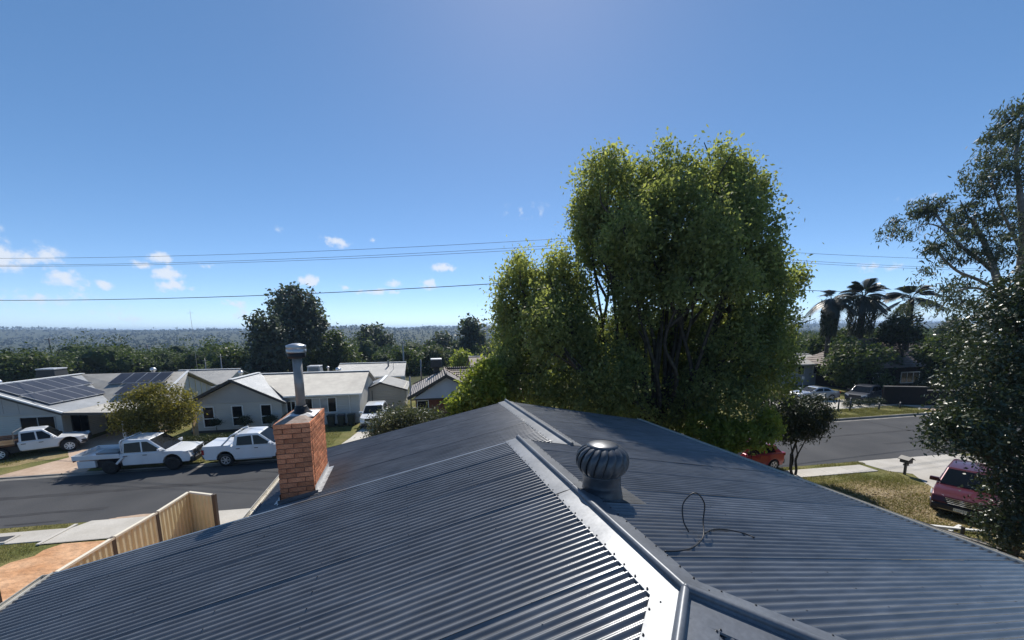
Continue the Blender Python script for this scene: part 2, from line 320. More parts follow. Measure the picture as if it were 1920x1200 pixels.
# ------------------------------------------------------------------ mesh helpers
COL = sc.collection
def put(name, me, parent=None):
    o = bpy.data.objects.new(name, me); COL.objects.link(o)
    if parent is not None: o.parent = parent
    return o
def tag(o, label=None, cat=None, group=None, kind=None):
    if label: o['label'] = label
    if cat: o['category'] = cat
    if group: o['group'] = group
    if kind: o['kind'] = kind
    return o
def thing(name, label, cat, loc=(0, 0, 0), rz=0.0, group=None):
    o = bpy.data.objects.new(name, None); COL.objects.link(o)
    o.empty_display_size = 0.3
    o.location = loc; o.rotation_euler = (0, 0, rz)
    return tag(o, label, cat, group)
class MB:
    def __init__(s, off=(0, 0, 0)):
        s.v = []; s.f = []; s.off = Vector(off)
    def add(s, vs, fs):
        n = len(s.v)
        s.v.extend([(p[0] - s.off.x, p[1] - s.off.y, p[2] - s.off.z) for p in vs])
        s.f.extend([tuple(i + n for i in f) for f in fs])
        return s
    def box(s, x0, x1, y0, y1, z0, z1):
        return s.add([(x0, y0, z0), (x1, y0, z0), (x1, y1, z0), (x0, y1, z0), (x0, y0, z1), (x1, y0, z1), (x1, y1, z1), (x0, y1, z1)],
                     [(3, 2, 1, 0), (4, 5, 6, 7), (0, 1, 5, 4), (1, 2, 6, 5), (2, 3, 7, 6), (3, 0, 4, 7)])
    def bar(s, p, q, w, h, up=(0, 0, 1)):
        p, q = Vector(p), Vector(q); d = (q - p).normalized(); up = Vector(up)
        r = d.cross(up)
        if r.length < 1e-4: r = d.cross(Vector((1, 0, 0)))
        r.normalize(); t = r.cross(d)
        vs = []
        for c in (p, q):
            for (i, j) in ((-1, -1), (1, -1), (1, 1), (-1, 1)):
                vs.append(c + r * (i * w / 2) + t * (j * h / 2))
        return s.add(vs, [(3, 2, 1, 0), (4, 5, 6, 7), (0, 1, 5, 4), (1, 2, 6, 5), (2, 3, 7, 6), (3, 0, 4, 7)])
    def slab(s, pts, t):
        """polygon thickened downwards along its normal by t"""
        pts = [Vector(p) for p in pts]; n = len(pts)
        nn = (pts[1] - pts[0]).cross(pts[2] - pts[0]).normalized()
        if nn.z < -0.01: pts.reverse(); nn = -nn
        vs = pts + [p - nn * t for p in pts]
        fs = [tuple(range(n)), tuple(range(2 * n - 1, n - 1, -1))]
        fs += [(i, i + n, (i + 1) % n + n, (i + 1) % n) for i in range(n)]
        return s.add(vs, fs)
    def tube(s, pts, r, n=8, cap=True):
        pts = [Vector(p) for p in pts]; m = len(pts)
        rs = r if hasattr(r, '__len__') else [r] * m
        vs = []; ref = None
        for i, p in enumerate(pts):
            d = (pts[min(i + 1, m - 1)] - pts[max(i - 1, 0)]).normalized()
            if ref is None:
                ref = Vector((0, 0, 1)) if abs(d.z) < 0.9 else Vector((1, 0, 0))
            x = d.cross(ref).normalized(); y = d.cross(x).normalized(); ref = -y if False else ref
            for k in range(n):
                a = 2 * math.pi * k / n
                vs.append(p + (x * math.cos(a) + y * math.sin(a)) * rs[i])
        fs = [(i * n + k, i * n + (k + 1) % n, (i + 1) * n + (k + 1) % n, (i + 1) * n + k) for i in range(m - 1) for k in range(n)]
        if cap:
            fs.append(tuple(range(n - 1, -1, -1))); fs.append(tuple((m - 1) * n + k for k in range(n)))
        return s.add(vs, fs)
    def lathe(s, prof, n=24, c=(0, 0, 0), axis='Z'):
        vs = []
        for (r, z) in prof:
            for k in range(n):
                a = 2 * math.pi * k / n
                if axis == 'Z': vs.append((c[0] + r * math.cos(a), c[1] + r * math.sin(a), c[2] + z))
                else: vs.append((c[0] + r * math.cos(a), c[1] + z, c[2] + r * math.sin(a)))
        m = len(prof)
        fs = [(i * n + k, i * n + (k + 1) % n, (i + 1) * n + (k + 1) % n, (i + 1) * n + k) for i in range(m - 1) for k in range(n)]
        if axis != 'Z': fs = [f[::-1] for f in fs]
        fs.append(tuple(range(n - 1, -1, -1)) if axis == 'Z' else tuple(range(n)))
        last = tuple((m - 1) * n + k for k in range(n))
        fs.append(last if axis == 'Z' else last[::-1])
        return s.add(vs, fs)
    def solid(s, poly, wf):
        """side outline poly [(x,z)] spread to y = +-wf(x,z)"""
        n = len(poly)
        vs = [(x, wf(x, z), z) for x, z in poly] + [(x, -wf(x, z), z) for x, z in poly]
        area = sum(poly[i][0] * poly[(i + 1) % n][1] - poly[(i + 1) % n][0] * poly[i][1] for i in range(n))
        A, B = tuple(range(n)), tuple(range(n, 2 * n))
        fs = [A[::-1], B] if area > 0 else [A, B[::-1]]
        for i in range(n):
            j = (i + 1) % n
            fs.append((i, j, j + n, i + n) if area > 0 else (j, i, i + n, j + n))
        return s.add(vs, fs)
    def mesh(s, name, m, smooth=False):
        me = bpy.data.meshes.new(name); me.from_pydata([tuple(p) for p in s.v], [], s.f); me.update()
        if m is not None: me.materials.append(MATS[m] if isinstance(m, str) else m)
        if smooth: me.polygons.foreach_set('use_smooth', [True] * len(me.polygons))
        return me
    def build(s, name, m, parent=None, smooth=False, bevel=0.0, seg=2, kind=None, ang=35):
        o = put(name, s.mesh(name, m, smooth), parent)
        if bevel:
            b = o.modifiers.new('bevel', 'BEVEL'); b.width = bevel; b.segments = seg; b.limit_method = 'ANGLE'; b.angle_limit = math.radians(ang)
        if kind: o['kind'] = kind
        return o
def struct(name, mb, m, **k):
    return tag(mb.build(name, m, **k), kind='structure')
def sheet(name, m, ab, z, kind='structure', n=1):
    """flat sheet over street-frame polygon ab at height z"""
    mb = MB(); mb.add([W(a, b, z) for a, b in ab], [tuple(range(len(ab)))])
    o = mb.build(name, m)
    if o.data.polygons[0].normal.z < 0: o.data.flip_normals()
    o['kind'] = kind
    return o

# ------------------------------------------------------------------ terrain, street
def grid_coords(lo, hi, fine_lo, fine_hi, step, grow):
    xs = list(np.arange(fine_lo, fine_hi + 0.01, step)); d = step
    while xs[-1] < hi: d *= grow; xs.append(min(hi, xs[-1] + d))
    d = step
    while xs[0] > lo: d *= grow; xs.insert(0, max(lo, xs[0] - d))
    return np.array(xs)
ga = grid_coords(-4200, 4200, -70, 90, 5.0, 1.22)
gb = grid_coords(-400, 5200, -30, 130, 5.0, 1.16)
GA, GB = np.meshgrid(ga, gb, indexing='ij')
GZ = tz(GA, GB) - 0.03
mb = MB()
vs = [W(GA[i, j], GB[i, j], GZ[i, j]) for i in range(len(ga)) for j in range(len(gb))]
nb = len(gb)
mb.add(vs, [(i * nb + j, (i + 1) * nb + j, (i + 1) * nb + j + 1, i * nb + j + 1) for i in range(len(ga) - 1) for j in range(nb - 1)])
struct('ground', mb, 'ground', smooth=True)

near = lambda a: 18.3 - 0.036 * a        # near road edge
FARB = 25.75
A0, A1 = -120.0, 150.0
sheet('road', 'asphalt', [(A0, near(A0)), (A1, near(A1)), (A1, FARB), (A0, FARB)], 0.0)
# darker bitumen repair strips on the road
for (a0, a1, b0, b1) in ((27, 44, 21.9, 22.15), (30, 41, 19.6, 19.85), (-24, -6, 22.3, 22.7), (35.5, 35.75, 19.9, 25.3), (-40, -15, 20.1, 20.35)):
    n = 24; rr = random.Random(int(a0 * 10))
    lo = [(a0 + (a1 - a0) * i / n, b0 + rr.uniform(-.06, .06)) for i in range(n + 1)]
    hi = [(a0 + (a1 - a0) * i / n, b1 + rr.uniform(-.06, .06)) for i in range(n + 1)]
    sheet('road_repair', 'bitumen_patch', lo + hi[::-1], 0.004)
# gravel and spilt soil at the near road edge
def blob(ca, cb, ra, rb, seed, n=40, wob=0.25):
    rr = random.Random(seed); ph = [rr.uniform(0, 6.28) for _ in range(4)]
    out = []
    for i in range(n):
        t = 2 * math.pi * i / n
        k = 1 + wob * (math.sin(2 * t + ph[0]) * .5 + math.sin(3 * t + ph[1]) * .4 + math.sin(7 * t + ph[2]) * .25 + math.sin(11 * t + ph[3]) * .15)
        out.append((ca + ra * k * math.cos(t), cb + rb * k * math.sin(t)))
    return out
sheet('soil_spill', 'pink_drive', blob(-12.9, 18.95, .95, 0.17, 3), 0.006)
sheet('soil_spill', 'bitumen_patch', blob(-17.0, 19.2, 0.9, 0.08, 4), 0.006)
# far kerb: real step, in lengths
kerb = thing('kerb', None, None); kerb['kind'] = 'structure'; kerb.rotation_euler = (0, 0, TH)
gut = MB()
gut.add([(A0, FARB - .38, .006), (A1, FARB - .38, .006), (A1, FARB, .006), (A0, FARB, .006)], [(0, 1, 2, 3)])
gut.build('kerb_channel', 'kerb_concrete', kerb)
a = -60.0; k = 0; kme = MB().box(0, 2.96, 0, 0.16, -0.05, 0.16).mesh('kerb_stone', 'kerb_concrete')
while a < 70:
    if True:
        o = put('kerb_stone', kme, kerb); o.location = (a, FARB, -0.09 if -25.5 < a + 1.5 < -7.5 or -7.6 < a + 1.5 < -4.0 else 0.0)
        b_ = o.modifiers.new('bevel', 'BEVEL'); b_.width = 0.03; b_.segments = 2
    a += 3.0
# far verges, lawns and drives
sheet('verge', 'lawn', [(A0, FARB + .16), (A1, FARB + .16), (A1, 46), (A0, 46)], 0.012)
sheet('driveway', 'pink_drive', [(-24.6, FARB + .17), (-20.0, FARB + .17), (-20.9, 29), (-21.6, 32), (-21.4, 36.5), (-25.9, 36.5), (-25.5, 32), (-23.4, 29.4)], 0.020)
sheet('lawn', 'dry_lawn', blob(-27.5, 29.5, 3.2, 1.9, 8), 0.016)
sheet('driveway', 'concrete', [(-7.1, FARB + .17), (-4.2, FARB + .17), (-4.4, 33), (-4.0, 40), (-6.4, 40), (-5.9, 33), (-6.3, 30)], 0.020)
sheet('footpath', 'concrete', [(33, 29.6), (70, 27.6), (70, 31.5), (52, 32.4), (33, 34.6)], 0.020)
sheet('driveway', 'pink_drive', [(46, FARB + .17), (53, FARB + .17), (53, 28.6), (46, 28.9)], 0.022)
# near side: nature strip, footpath slabs, crossover, bare soil
sheet('verge', 'lawn', [(A0, 8), (A1, 8), (A1, near(A1)), (A0, near(A0))], -0.004)
fp = thing('footpath', None, None, rz=TH); fp['kind'] = 'structure'
slab_me = MB().box(0, 1.485, -0.5, 0.5, -0.06, 0.03).mesh('slab', 'concrete')
a = -45.0
while a < 60:
    if not (-14.9 < a + .7 < -3.5 or 24.3 < a + .7 < 31):
        o = put('slab', slab_me, fp); bb = near(a) - 1.02
        o.location = (a, bb, random.Random(int(a * 7)).uniform(-.006, .006)); o.rotation_euler = (0, 0, -0.036)
        b_ = o.modifiers.new('bevel', 'BEVEL'); b_.width = 0.012; b_.segments = 1
    a += 1.5
sheet('crossover', 'concrete', [(-14.95, 17.05), (-4, 16.75), (-4, near(-4) + .02), (-14.6, near(-14.6) + .02), (-14.95, 18.2)], 0.034)
sheet('crossover', 'concrete', [(-14.9, 17.08), (-4, 16.78), (-4, 17.15), (-14.85, 17.47)], 0.040)
mbx = MB(); mbx.bar(W(-15.0, 17.0, .045), W(-14.95, near(-14.9) - .25, .045), .13, .05); struct('crossover_edge', mbx, 'concrete')
sheet('bare_soil', 'red_dirt', [(-24, -4), (-4.6, -4), (-4.6, 16.7), (-8.0, 16.75), (-10.0, 16.55), (-12.0, 16.85), (-14.2, 16.98), (-14.5, 16.6), (-14.45, 16.2), (-14.9, 15.9), (-15.0, 15.5), (-15.6, 14.9), (-16.2, 13.6), (-17.2, 11), (-18.5, 6)], 0.002)
# right-hand yard
sheet('lawn', 'dry_lawn', blob(20.6, 12.6, 4.6, 2.4, 33, 60, .12), 0.004)
sheet('driveway', 'concrete', [(24.4, 14.1), (25.3, 15.2), (24.5, 15.8), (24.4, near(24.4) + .02), (32, near(32) + .02), (31, 13.0), (26, 6.5), (22.4, 6.0), (21.6, 9.2), (22.9, 11.6)], 0.010)
sheet('bare_soil', 'dry_lawn', [(9, 2), (24, 0), (24, 6.2), (19, 9), (15, 9.5), (11, 9.5)], 0.002)

# ------------------------------------------------------------------ the house with the steel roof
HA = math.radians(16.0)
house = thing('house', 'house with the dark blue corrugated steel roof, brick chimney and turbine vent', 'house', (0, 0, 0), HA)
RB, ZB, T = 1.856, 6.13, 0.195                 # ridge B: lateral position, plane height, slope
APEX, BEND, AEND = 2.06, 6.08, 10.49           # near apex, far verge of wing B, far end of wing A
RA = 2.823; ZA = ZB - T * (RA - RB)
EL_B, EL_A, ER = -4.54, RA - (ZA - 4.88) / T, 7.235
HIPY = APEX - (ZB - 4.88) / T
PIT = 0.0762
def zl_b(x): return ZB - T * (RB - x)
def zr(x): return ZB - T * (x - RB)
def zl_a(x): return ZA - T * (RA - x)
rs_ = np.random.RandomState(5)
def corr(t): return 0.0135 * math.cos(2 * math.pi * t / PIT)
def sheets(y0, y1, top, bot, zf, swap=False, cover=0.762):
    """corrugated sheets running from top(y) to bot(y); y is measured along the ridge"""
    t = y0; k = 0
    while t < y1 - 1e-6:
        t2 = min(t + cover, y1)
        n = max(2, int(round((t2 - t) / PIT * 8)))
        mb = MB(); ns = 7; ph = rs_.uniform(0, 6.28); lift = 0.003 * (k % 2)
        rows = []
        for i in range(n + 1):
            y = t + (t2 - t) * i / n
            a_, b_ = top(y), bot(y)
            for j in range(ns + 1):
                x = a_ + (b_ - a_) * j / ns
                z = zf(x, y) + corr(y) + lift + 0.0016 * math.sin(x * 1.9 + ph) + 0.0012 * math.sin(x * 4.3 + 2 * ph)
                rows.append((y, x, z) if swap else (x, y, z))
        mb.add(rows, [(i * (ns + 1) + j, (i + 1) * (ns + 1) + j, (i + 1) * (ns + 1) + j + 1, i * (ns + 1) + j + 1) for i in range(n) for j in range(ns)])
        mb.build('roof_sheet', 'roof_steel', house, smooth=True)
        t = t2; k += 1
hip_l = lambda y: RB if y >= APEX else RB - (APEX - y)
hip_r = lambda y: RB if y >= APEX else RB + (APEX - y)
sheets(HIPY, BEND, lambda y: min(hip_l(y), RB), lambda y: EL_B, lambda x, y: zl_b(x))
sheets(HIPY, BEND, lambda y: hip_r(y), lambda y: ER, lambda x, y: zr(x))
sheets(BEND - 0.3, AEND, lambda y: RA, lambda y: EL_A, lambda x, y: zl_a(x))
sheets(BEND, AEND, lambda y: RA, lambda y: ER, lambda x, y: zr(x) - (0.001))
# hip end under the photographer: runs along y, so the corrugation goes across x
sheets(EL_B, ER, lambda x: APEX - abs(x - RB) - 0.30 * (abs(x - RB) < 0.3), lambda x: HIPY, lambda y, x: ZB - T * (APEX - y), swap=True)
# capping: flange - roll - flange, swept
def cap(name, p, q, slope, wl_=0.225, wr_=0.225, r=0.031, lift=0.016, nseg=14):
    p, q = Vector(p), Vector(q); d = q - p; dh = Vector((d.x, d.y, 0)).normalized(); side = Vector((dh.y, -dh.x, 0))
    prof = [(-wl_, -slope * wl_ + lift - 0.014), (-wl_ + .004, -slope * wl_ + lift), (-wl_ * .5, -slope * wl_ * .5 + lift + .003), (-r * 1.35, -slope * r + lift)]
    for i in range(15):
        a_ = math.radians(205 - i * 230 / 14)
        prof.append((r * math.cos(a_), lift + r * .75 + r * math.sin(a_)))
    prof += [(r * 1.35, -slope * r + lift), (wr_ * .5, -slope * wr_ * .5 + lift + .003), (wr_ - .004, -slope * wr_ + lift), (wr_, -slope * wr_ + lift - 0.014)]
    mb = MB(); m = len(prof)
    for i in range(nseg + 1):
        c = p + d * (i / nseg); w_ = 0.0022 * math.sin(i * 2.1 + p.x) + 0.0015 * math.sin(i * 5.3)
        mb.v += [tuple(c + side * x + Vector((0, 0, z + w_ * (abs(x) > r * 1.5)))) for x, z in prof]
    mb.f = [(i * m + j, i * m + j + 1, (i + 1) * m + j + 1, (i + 1) * m + j) for i in range(nseg) for j in range(m - 1)]
    mb.f += [tuple(range(3, 20)), tuple(nseg * m + j for j in range(19, 2, -1))]
    o = mb.build(name, 'cap_steel', house, smooth=True); o.data.set_sharp_from_angle(angle=math.radians(22)); return o
cap('ridge_capping', (RB, APEX, ZB), (RB, 4.05, ZB), T)
cap('ridge_capping', (RB, 3.92, ZB), (RB, BEND + .06, ZB), T, lift=.0195, wl_=.228, wr_=.228)
cap('ridge_capping', (RA, BEND - .05, ZA), (RA, AEND + .05, ZA), T)
hl = 6.2
cap('hip_capping', (RB, APEX, ZB + .002), (RB - hl, APEX - hl, ZB + .002 - T * hl), T * .707, nseg=22)
cap('hip_capping', (RB, APEX, ZB + .004), (RB + hl * .86, APEX - hl * .86, ZB + .004 - T * hl * .86), T * .707, nseg=22)
MB().lathe([(0.0, -.02), (.034, -.01), (.036, .012), (.028, .034), (.012, .046), (0.001, .048)], 16, (RB, APEX - .004, ZB + .028)).build('capping_joint', 'cap_steel', house, smooth=True)
# screws: one part, hundreds of small heads
mb = MB()
def screw(x, y, z, r=0.0075):
    mb.lathe([(r * 1.25, -.004), (r * 1.25, .001), (r * .75, .0015), (r * .75, .008), (r * .5, .009)], 6, (x, y, z))
y = HIPY + .1; i = 0
n_c = int((AEND - HIPY) / PIT)
for i in range(n_c):
    y = HIPY + PIT * round((i * PIT) / PIT)
    y = round((HIPY + i * PIT) / PIT) * PIT
    if i % 3 == 0:
        for x in np.arange(EL_B + .12, ER - .05, 0.88):
            if y < BEND - .02 and x < min(RB, hip_l(y)) - .3: screw(x, y, zl_b(x) + .0085)
        for x in np.arange(ER - .12, RB, -0.88):
            t_ = hip_r(y) if y < BEND else RA
            if x > t_ + .3: screw(x, y, zr(x) + .0085)
        if y > BEND + .05:
            for x in np.arange(EL_A + .12, RA - .3, 0.88): screw(x, y, zl_a(x) + .0085)
    if i % 2 == 0:
        if APEX - .05 < y < BEND:
            screw(RB - .205, y, ZB - T * .205 + .019); screw(RB + .205, y, ZB - T * .205 + .019)
        if y > BEND + .2:
            screw(RA - .205, y, ZA - T * .205 + .019); screw(RA + .205, y, ZA - T * .205 + .019)
for k in range(40):
    s_ = .16 + k * .152
    for sx in (-1, 1):
        for fl in (-1, 1):
            px, py = RB + sx * s_, APEX - s_
            qx, qy = px + fl * .205 * .707 * (1 if sx < 0 else 1), py - fl * .205 * .707 * (1 if sx < 0 else -1)
            screw(qx, qy, ZB - T * s_ - T * .707 * .205 + .019)
mb.build('roof_screws', 'screw', house, kind='stuff')
# far verge of wing B: barge strip closing the step down to wing A
mb = MB()
mb.add([(EL_B, BEND + .012, 4.70), (EL_B, BEND + .012, zl_b(EL_B) + .012), (RB, BEND + .012, ZB + .012), (RA, BEND + .012, zr(RA) + .008), (RA, BEND + .012, 4.70)], [(0, 1, 2, 3, 4)])
mb.add([(EL_B, BEND - .02, zl_b(EL_B) + .0135), (RB, BEND - .02, ZB + .0135), (RB, BEND + .03, ZB + .0135), (EL_B, BEND + .03, zl_b(EL_B) + .0135)], [(0, 1, 2, 3)])
mb.build('barge_flashing', 'roof_steel', house)
mb = MB()
mb.add([(EL_A, AEND + .012, 4.70), (EL_A, AEND + .012, zl_a(EL_A) + .012), (RA, AEND + .012, ZA + .012), (ER, AEND + .012, zr(ER) + .008), (ER, AEND + .012, 4.70)], [(0, 1, 2, 3, 4)])
mb.build('barge_flashing', 'roof_steel', house)
# gutters
def gutter(x0, y0, y1, z, sgn):
    mb = MB(); prof = [(0.0, 0.055), (0.0, -.06), (.118, -.06), (.118, .030), (.105, .036), (.105, .026), (.112, .024), (.112, -.054), (.006, -.054), (.006, .055)]
    m = len(prof)
    for yy in (y0, y1): mb.v += [(x0 + sgn * px, yy, z + pz) for px, pz in prof]
    mb.f = [(j, (j + 1) % m, (j + 1) % m + m, j + m) for j in range(m)]
    for yy in (y0, y1):
        mb.box(min(x0, x0 + sgn * .116), max(x0, x0 + sgn * .116), yy - .002, yy + .002, z - .058, z + .03)
    g = mb.build('gutter', 'gutter_cream', house)
    for k in range(int((y1 - y0) / .9)):
        MB().box(min(x0, x0 + sgn * .112), max(x0, x0 + sgn * .112), y0 + .4 + k * .9 - .012, y0 + .4 + k * .9 + .012, z + .012, z + .016).build('gutter_strap', 'gutter_cream', g)
    return g
gutter(EL_B + .035, HIPY, BEND + .03, 4.865, -1)
gutter(EL_A + .035, BEND + .05, AEND + .03, 4.865, -1)
gutter(ER - .035, HIPY, AEND + .03, zr(ER) - .015, 1)
for x0, y1 in ((EL_B + .06, BEND), (EL_A + .06, AEND)):
    MB().box(x0, x0 + .025, BEND if y1 == AEND else HIPY, y1, 4.66, 4.84).build('fascia', 'gutter_cream', house)
MB().box(ER - .085, ER - .06, HIPY, AEND, zr(ER) - .22, zr(ER) - .03).build('fascia', 'gutter_cream', house)
# walls under the eaves
for (x0, x1, y0, y1) in ((EL_B + .5, ER - .5, HIPY + .5, BEND - .01), (EL_A + .5, ER - .5, BEND, AEND - .1)):
    MB().box(x0, x1, y0, y1, 0, 4.68).build('wall', 'red_brick_wall', house)
mb = MB(); mb.tube([(EL_B - .04, 5.8, 4.8), (EL_B + .1, 5.8, 4.6), (EL_B + .44, 5.8, 4.45), (EL_B + .44, 5.8, 0.1)], .045, 10)
mb.build('downpipe', 'gutter_cream', house, smooth=True)

# chimney
CHX0, CHX1, CHY0, CHY1 = -2.19, -1.62, 7.38, 8.72
CZ0 = zl_a(CHX0) - .12; CZ1 = 6.40
core = MB().box(CHX0 + .014, CHX1 - .014, CHY0 + .014, CHY1 - .014, CZ0, CZ1 - .01).build('chimney', 'mortar', house)
BL, BH, BW, J = 0.2745, 0.079, 0.105, 0.011
CR = BH + J
brick_cache = {}
def brick(x, y, z, lx, ly, rr):
    key = (round(lx, 3), round(ly, 3))
    if key not in brick_cache:
        brick_cache[key] = [MB().box(-lx / 2, lx / 2, -ly / 2, ly / 2, -BH / 2, BH / 2).mesh('brick', 'brick') for _ in range(1)]
    o = put('brick', brick_cache[key][0], core)
    o.location = (x + rr.uniform(-.0025, .0025), y + rr.uniform(-.0025, .0025), z); o.rotation_euler = (0, 0, rr.uniform(-.006, .006))
    m_ = o.modifiers.new('bevel', 'BEVEL'); m_.width = .005; m_.segments = 1
rr = random.Random(11)
ncourse = int((CZ1 - CZ0) / CR)
for c in range(ncourse):
    z = CZ1 - CR * (c + .5); odd = c % 2
    ext = 0.012 if c < 2 else (0.0 if c not in (2,) else 0.006)
    x0, x1, y0, y1 = CHX0 - ext, CHX1 + ext, CHY0 - ext, CHY1 + ext
    # front and back rows
    for yy in (y0 + BW / 2, y1 - BW / 2):
        segs = [(x0, x0 + (x1 - x0) / 4), (x0 + (x1 - x0) / 4, x0 + (x1 - x0) * .75), (x0 + (x1 - x0) * .75, x1)] if odd else [(x0, (x0 + x1) / 2), ((x0 + x1) / 2, x1)]
        for (p, q) in segs: brick((p + q) / 2, yy, z, q - p - J, BW, rr)
    ya, yb = y0 + BW + J / 2, y1 - BW - J / 2
    nb_ = 4
    L_ = (yb - ya) / nb_
    cuts = [ya + L_ * i for i in range(nb_ + 1)] if odd else [ya] + [ya + L_ * (i + .5) for i in range(nb_)] + [yb]
    for xx in (x0 + BW / 2, x1 - BW / 2):
        for p, q in zip(cuts, cuts[1:]): brick(xx, (p + q) / 2, z, BW, q - p - J, rr)
mb = MB(); zz = CZ1
mb.add([(CHX0 + .01, CHY0 + .01, zz - .004), (CHX1 - .01, CHY0 + .01, zz - .004), (CHX1 - .01, CHY1 - .01, zz - .004), (CHX0 + .01, CHY1 - .01, zz - .004),
        (CHX0 + .14, CHY0 + .3, zz + .05), (CHX1 - .14, CHY0 + .3, zz + .05), (CHX1 - .14, CHY1 - .5, zz + .05), (CHX0 + .14, CHY1 - .5, zz + .05)],
       [(4, 5, 6, 7), (0, 1, 5, 4), (1, 2, 6, 5), (2, 3, 7, 6), (3, 0, 4, 7)])
mb.build('mortar_top', 'mortar_cap', core)
fx, fy = (CHX0 + CHX1) / 2 + .03, CHY0 + .62
mb = MB(); mb.lathe([(.20, .03), (.19, .06), (.13, .11), (.105, .18), (.10, .20)], 20, (fx, fy, zz)); mb.build('flue_collar', 'dull_black', core, smooth=True)
mb = MB(); mb.add([(fx - .24, fy - .30, zz + .03), (fx + .26, fy - .26, zz + .03), (fx + .27, fy + .3, zz + .045), (fx - .2, fy + .3, zz + .045), (fx - .1, fy - .1, zz + .09), (fx + .1, fy - .1, zz + .09), (fx + .1, fy + .1, zz + .09), (fx - .1, fy + .1, zz + .09)],
       [(0, 1, 5, 4), (1, 2, 6, 5), (2, 3, 7, 6), (3, 0, 4, 7)]); mb.build('flue_flashing', 'flashing', core)
mb = MB(); mb.lathe([(.080, .12), (.080, .62), (.0815, .625), (.0815, .645), (.080, .65), (.080, 1.16)], 24, (fx, fy, zz)); mb.build('flue_pipe', 'flue_steel', core, smooth=True)
mb = MB(); mb.lathe([(.09, 1.10), (.148, 1.11), (.153, 1.13), (.153, 1.21), (.13, 1.215)], 24, (fx, fy, zz)); mb.build('flue_cowl', 'dull_black', core, smooth=True)
mb = MB(); mb.lathe([(.14, 1.20), (.165, 1.205), (.167, 1.21), (.167, 1.265), (.161, 1.27), (.167, 1.275), (.167, 1.33), (.160, 1.342), (.06, 1.375), (.001, 1.38)], 24, (fx, fy, zz)); mb.build('flue_cap', 'flue_band', core, smooth=True)
# lead flashing round the chimney base, following the slope
mb = MB()
for (xa, ya, xb, yb, nx, ny) in ((CHX1 + .004, CHY0 - .02, CHX1 + .004, CHY1 + .02, 1, 0), (CHX0 - .004, CHY0 - .02, CHX0 - .004, CHY1 + .02, -1, 0)):
    za, zb_ = zl_a(xa), zl_a(xb); n = 18
    for i in range(n):
        p, q = i / n, (i + 1) / n
        A_ = Vector((xa + (xb - xa) * p, ya + (yb - ya) * p, za)); B_ = Vector((xa + (xb - xa) * q, ya + (yb - ya) * q, zb_))
        up = Vector((0, 0, .135)); out = Vector((nx * .10, ny * .10, T * nx * .10 + .014 + .004 * math.sin(i * 2.3)))
        base = Vector((nx * .006, 0, .016))
        mb.add([A_ + up + base, B_ + up + base, B_ + base, A_ + base, B_ + out, A_ + out], [(0, 1, 2, 3), (3, 2, 4, 5)])
    mb.build('chimney_flashing', 'flashing', house); mb = MB()
mb.add([(CHX0 - .05, CHY0 - .005, zl_a(CHX0 - .05) + .06), (CHX1 + .05, CHY0 - .005, zl_a(CHX1 + .05) + .06), (CHX1 + .05, CHY0 - .012, zl_a(CHX1 + .05) + .014), (CHX0 - .05, CHY0 - .012, zl_a(CHX0 - .05) + .014),
        (CHX1 + .05, CHY0 - .10, zl_a(CHX1 + .05) + .016), (CHX0 - .05, CHY0 - .10, zl_a(CHX0 - .05) + .016)], [(0, 1, 2, 3), (3, 2, 4, 5)])
mb.build('chimney_flashing', 'roof_steel', house)

# turbine vent
tvx, tvy = 2.215, 3.90
tz0 = zr(tvx)
mb = MB(); mb.lathe([(.25, -.06), (.247, -.02), (.232, .06), (.222, .10), (.226, .11), (.222, .12), (.222, .235), (.228, .24), (.228, .25)], 30, (tvx, tvy, tz0))
vent = mb.build('turbine_vent', 'vent_steel', house, smooth=True)
mb = MB()
for (x0, x1, y0, y1) in ((tvx - .30, tvx + .42, tvy - .30, tvy + .32),):
    n = 6
    mb.add([(x0, y0, zr(x0) + .013), (x1, y0, zr(x1) + .013), (x1, y1, zr(x1) + .013), (x0, y1, zr(x0) + .013)], [(0, 1, 2, 3)])
mb.build('vent_flashing', 'roof_steel', house)
NBL = 17
prof = [(.215, .245), (.262, .285), (.292, .34), (.302, .40), (.296, .46), (.272, .515), (.225, .56), (.165, .588)]
bl = MB()
for i, (r, z) in enumerate(prof):
    tw = 0.42 * (i / (len(prof) - 1)) ** 1.1
    aw = 2 * math.pi / NBL
    for (da, dr) in ((0.0, -.045), (.33 * aw, -.012), (.75 * aw, .006), (1.16 * aw, .006), (1.22 * aw, -.008)):
        rr_ = r + dr * (1 if 0 < i < len(prof) - 1 else .4)
        bl.v.append((rr_ * math.cos(tw + da), rr_ * math.sin(tw + da), z))
m_ = 5
bl.f = [(i * m_ + j, i * m_ + j + 1, (i + 1) * m_ + j + 1, (i + 1) * m_ + j) for i in range(len(prof) - 1) for j in range(m_ - 1)]
bme = bl.mesh('vent_blade', 'vent_steel', True)
for k in range(NBL):
    o = put('vent_blade', bme, vent); o.location = (tvx, tvy, tz0); o.rotation_euler = (0, 0, k * 2 * math.pi / NBL)
mb = MB(); mb.lathe([(.18, .575), (.182, .588), (.15, .602), (.09, .616), (.03, .622), (.001, .623)], 30, (tvx, tvy, tz0)); mb.build('vent_cap', 'vent_steel', vent, smooth=True)
mb = MB(); mb.lathe([(.17, .25), (.18, .40), (.15, .57)], 20, (tvx, tvy, tz0)); mb.build('vent_core', 'dull_black', vent, smooth=True)

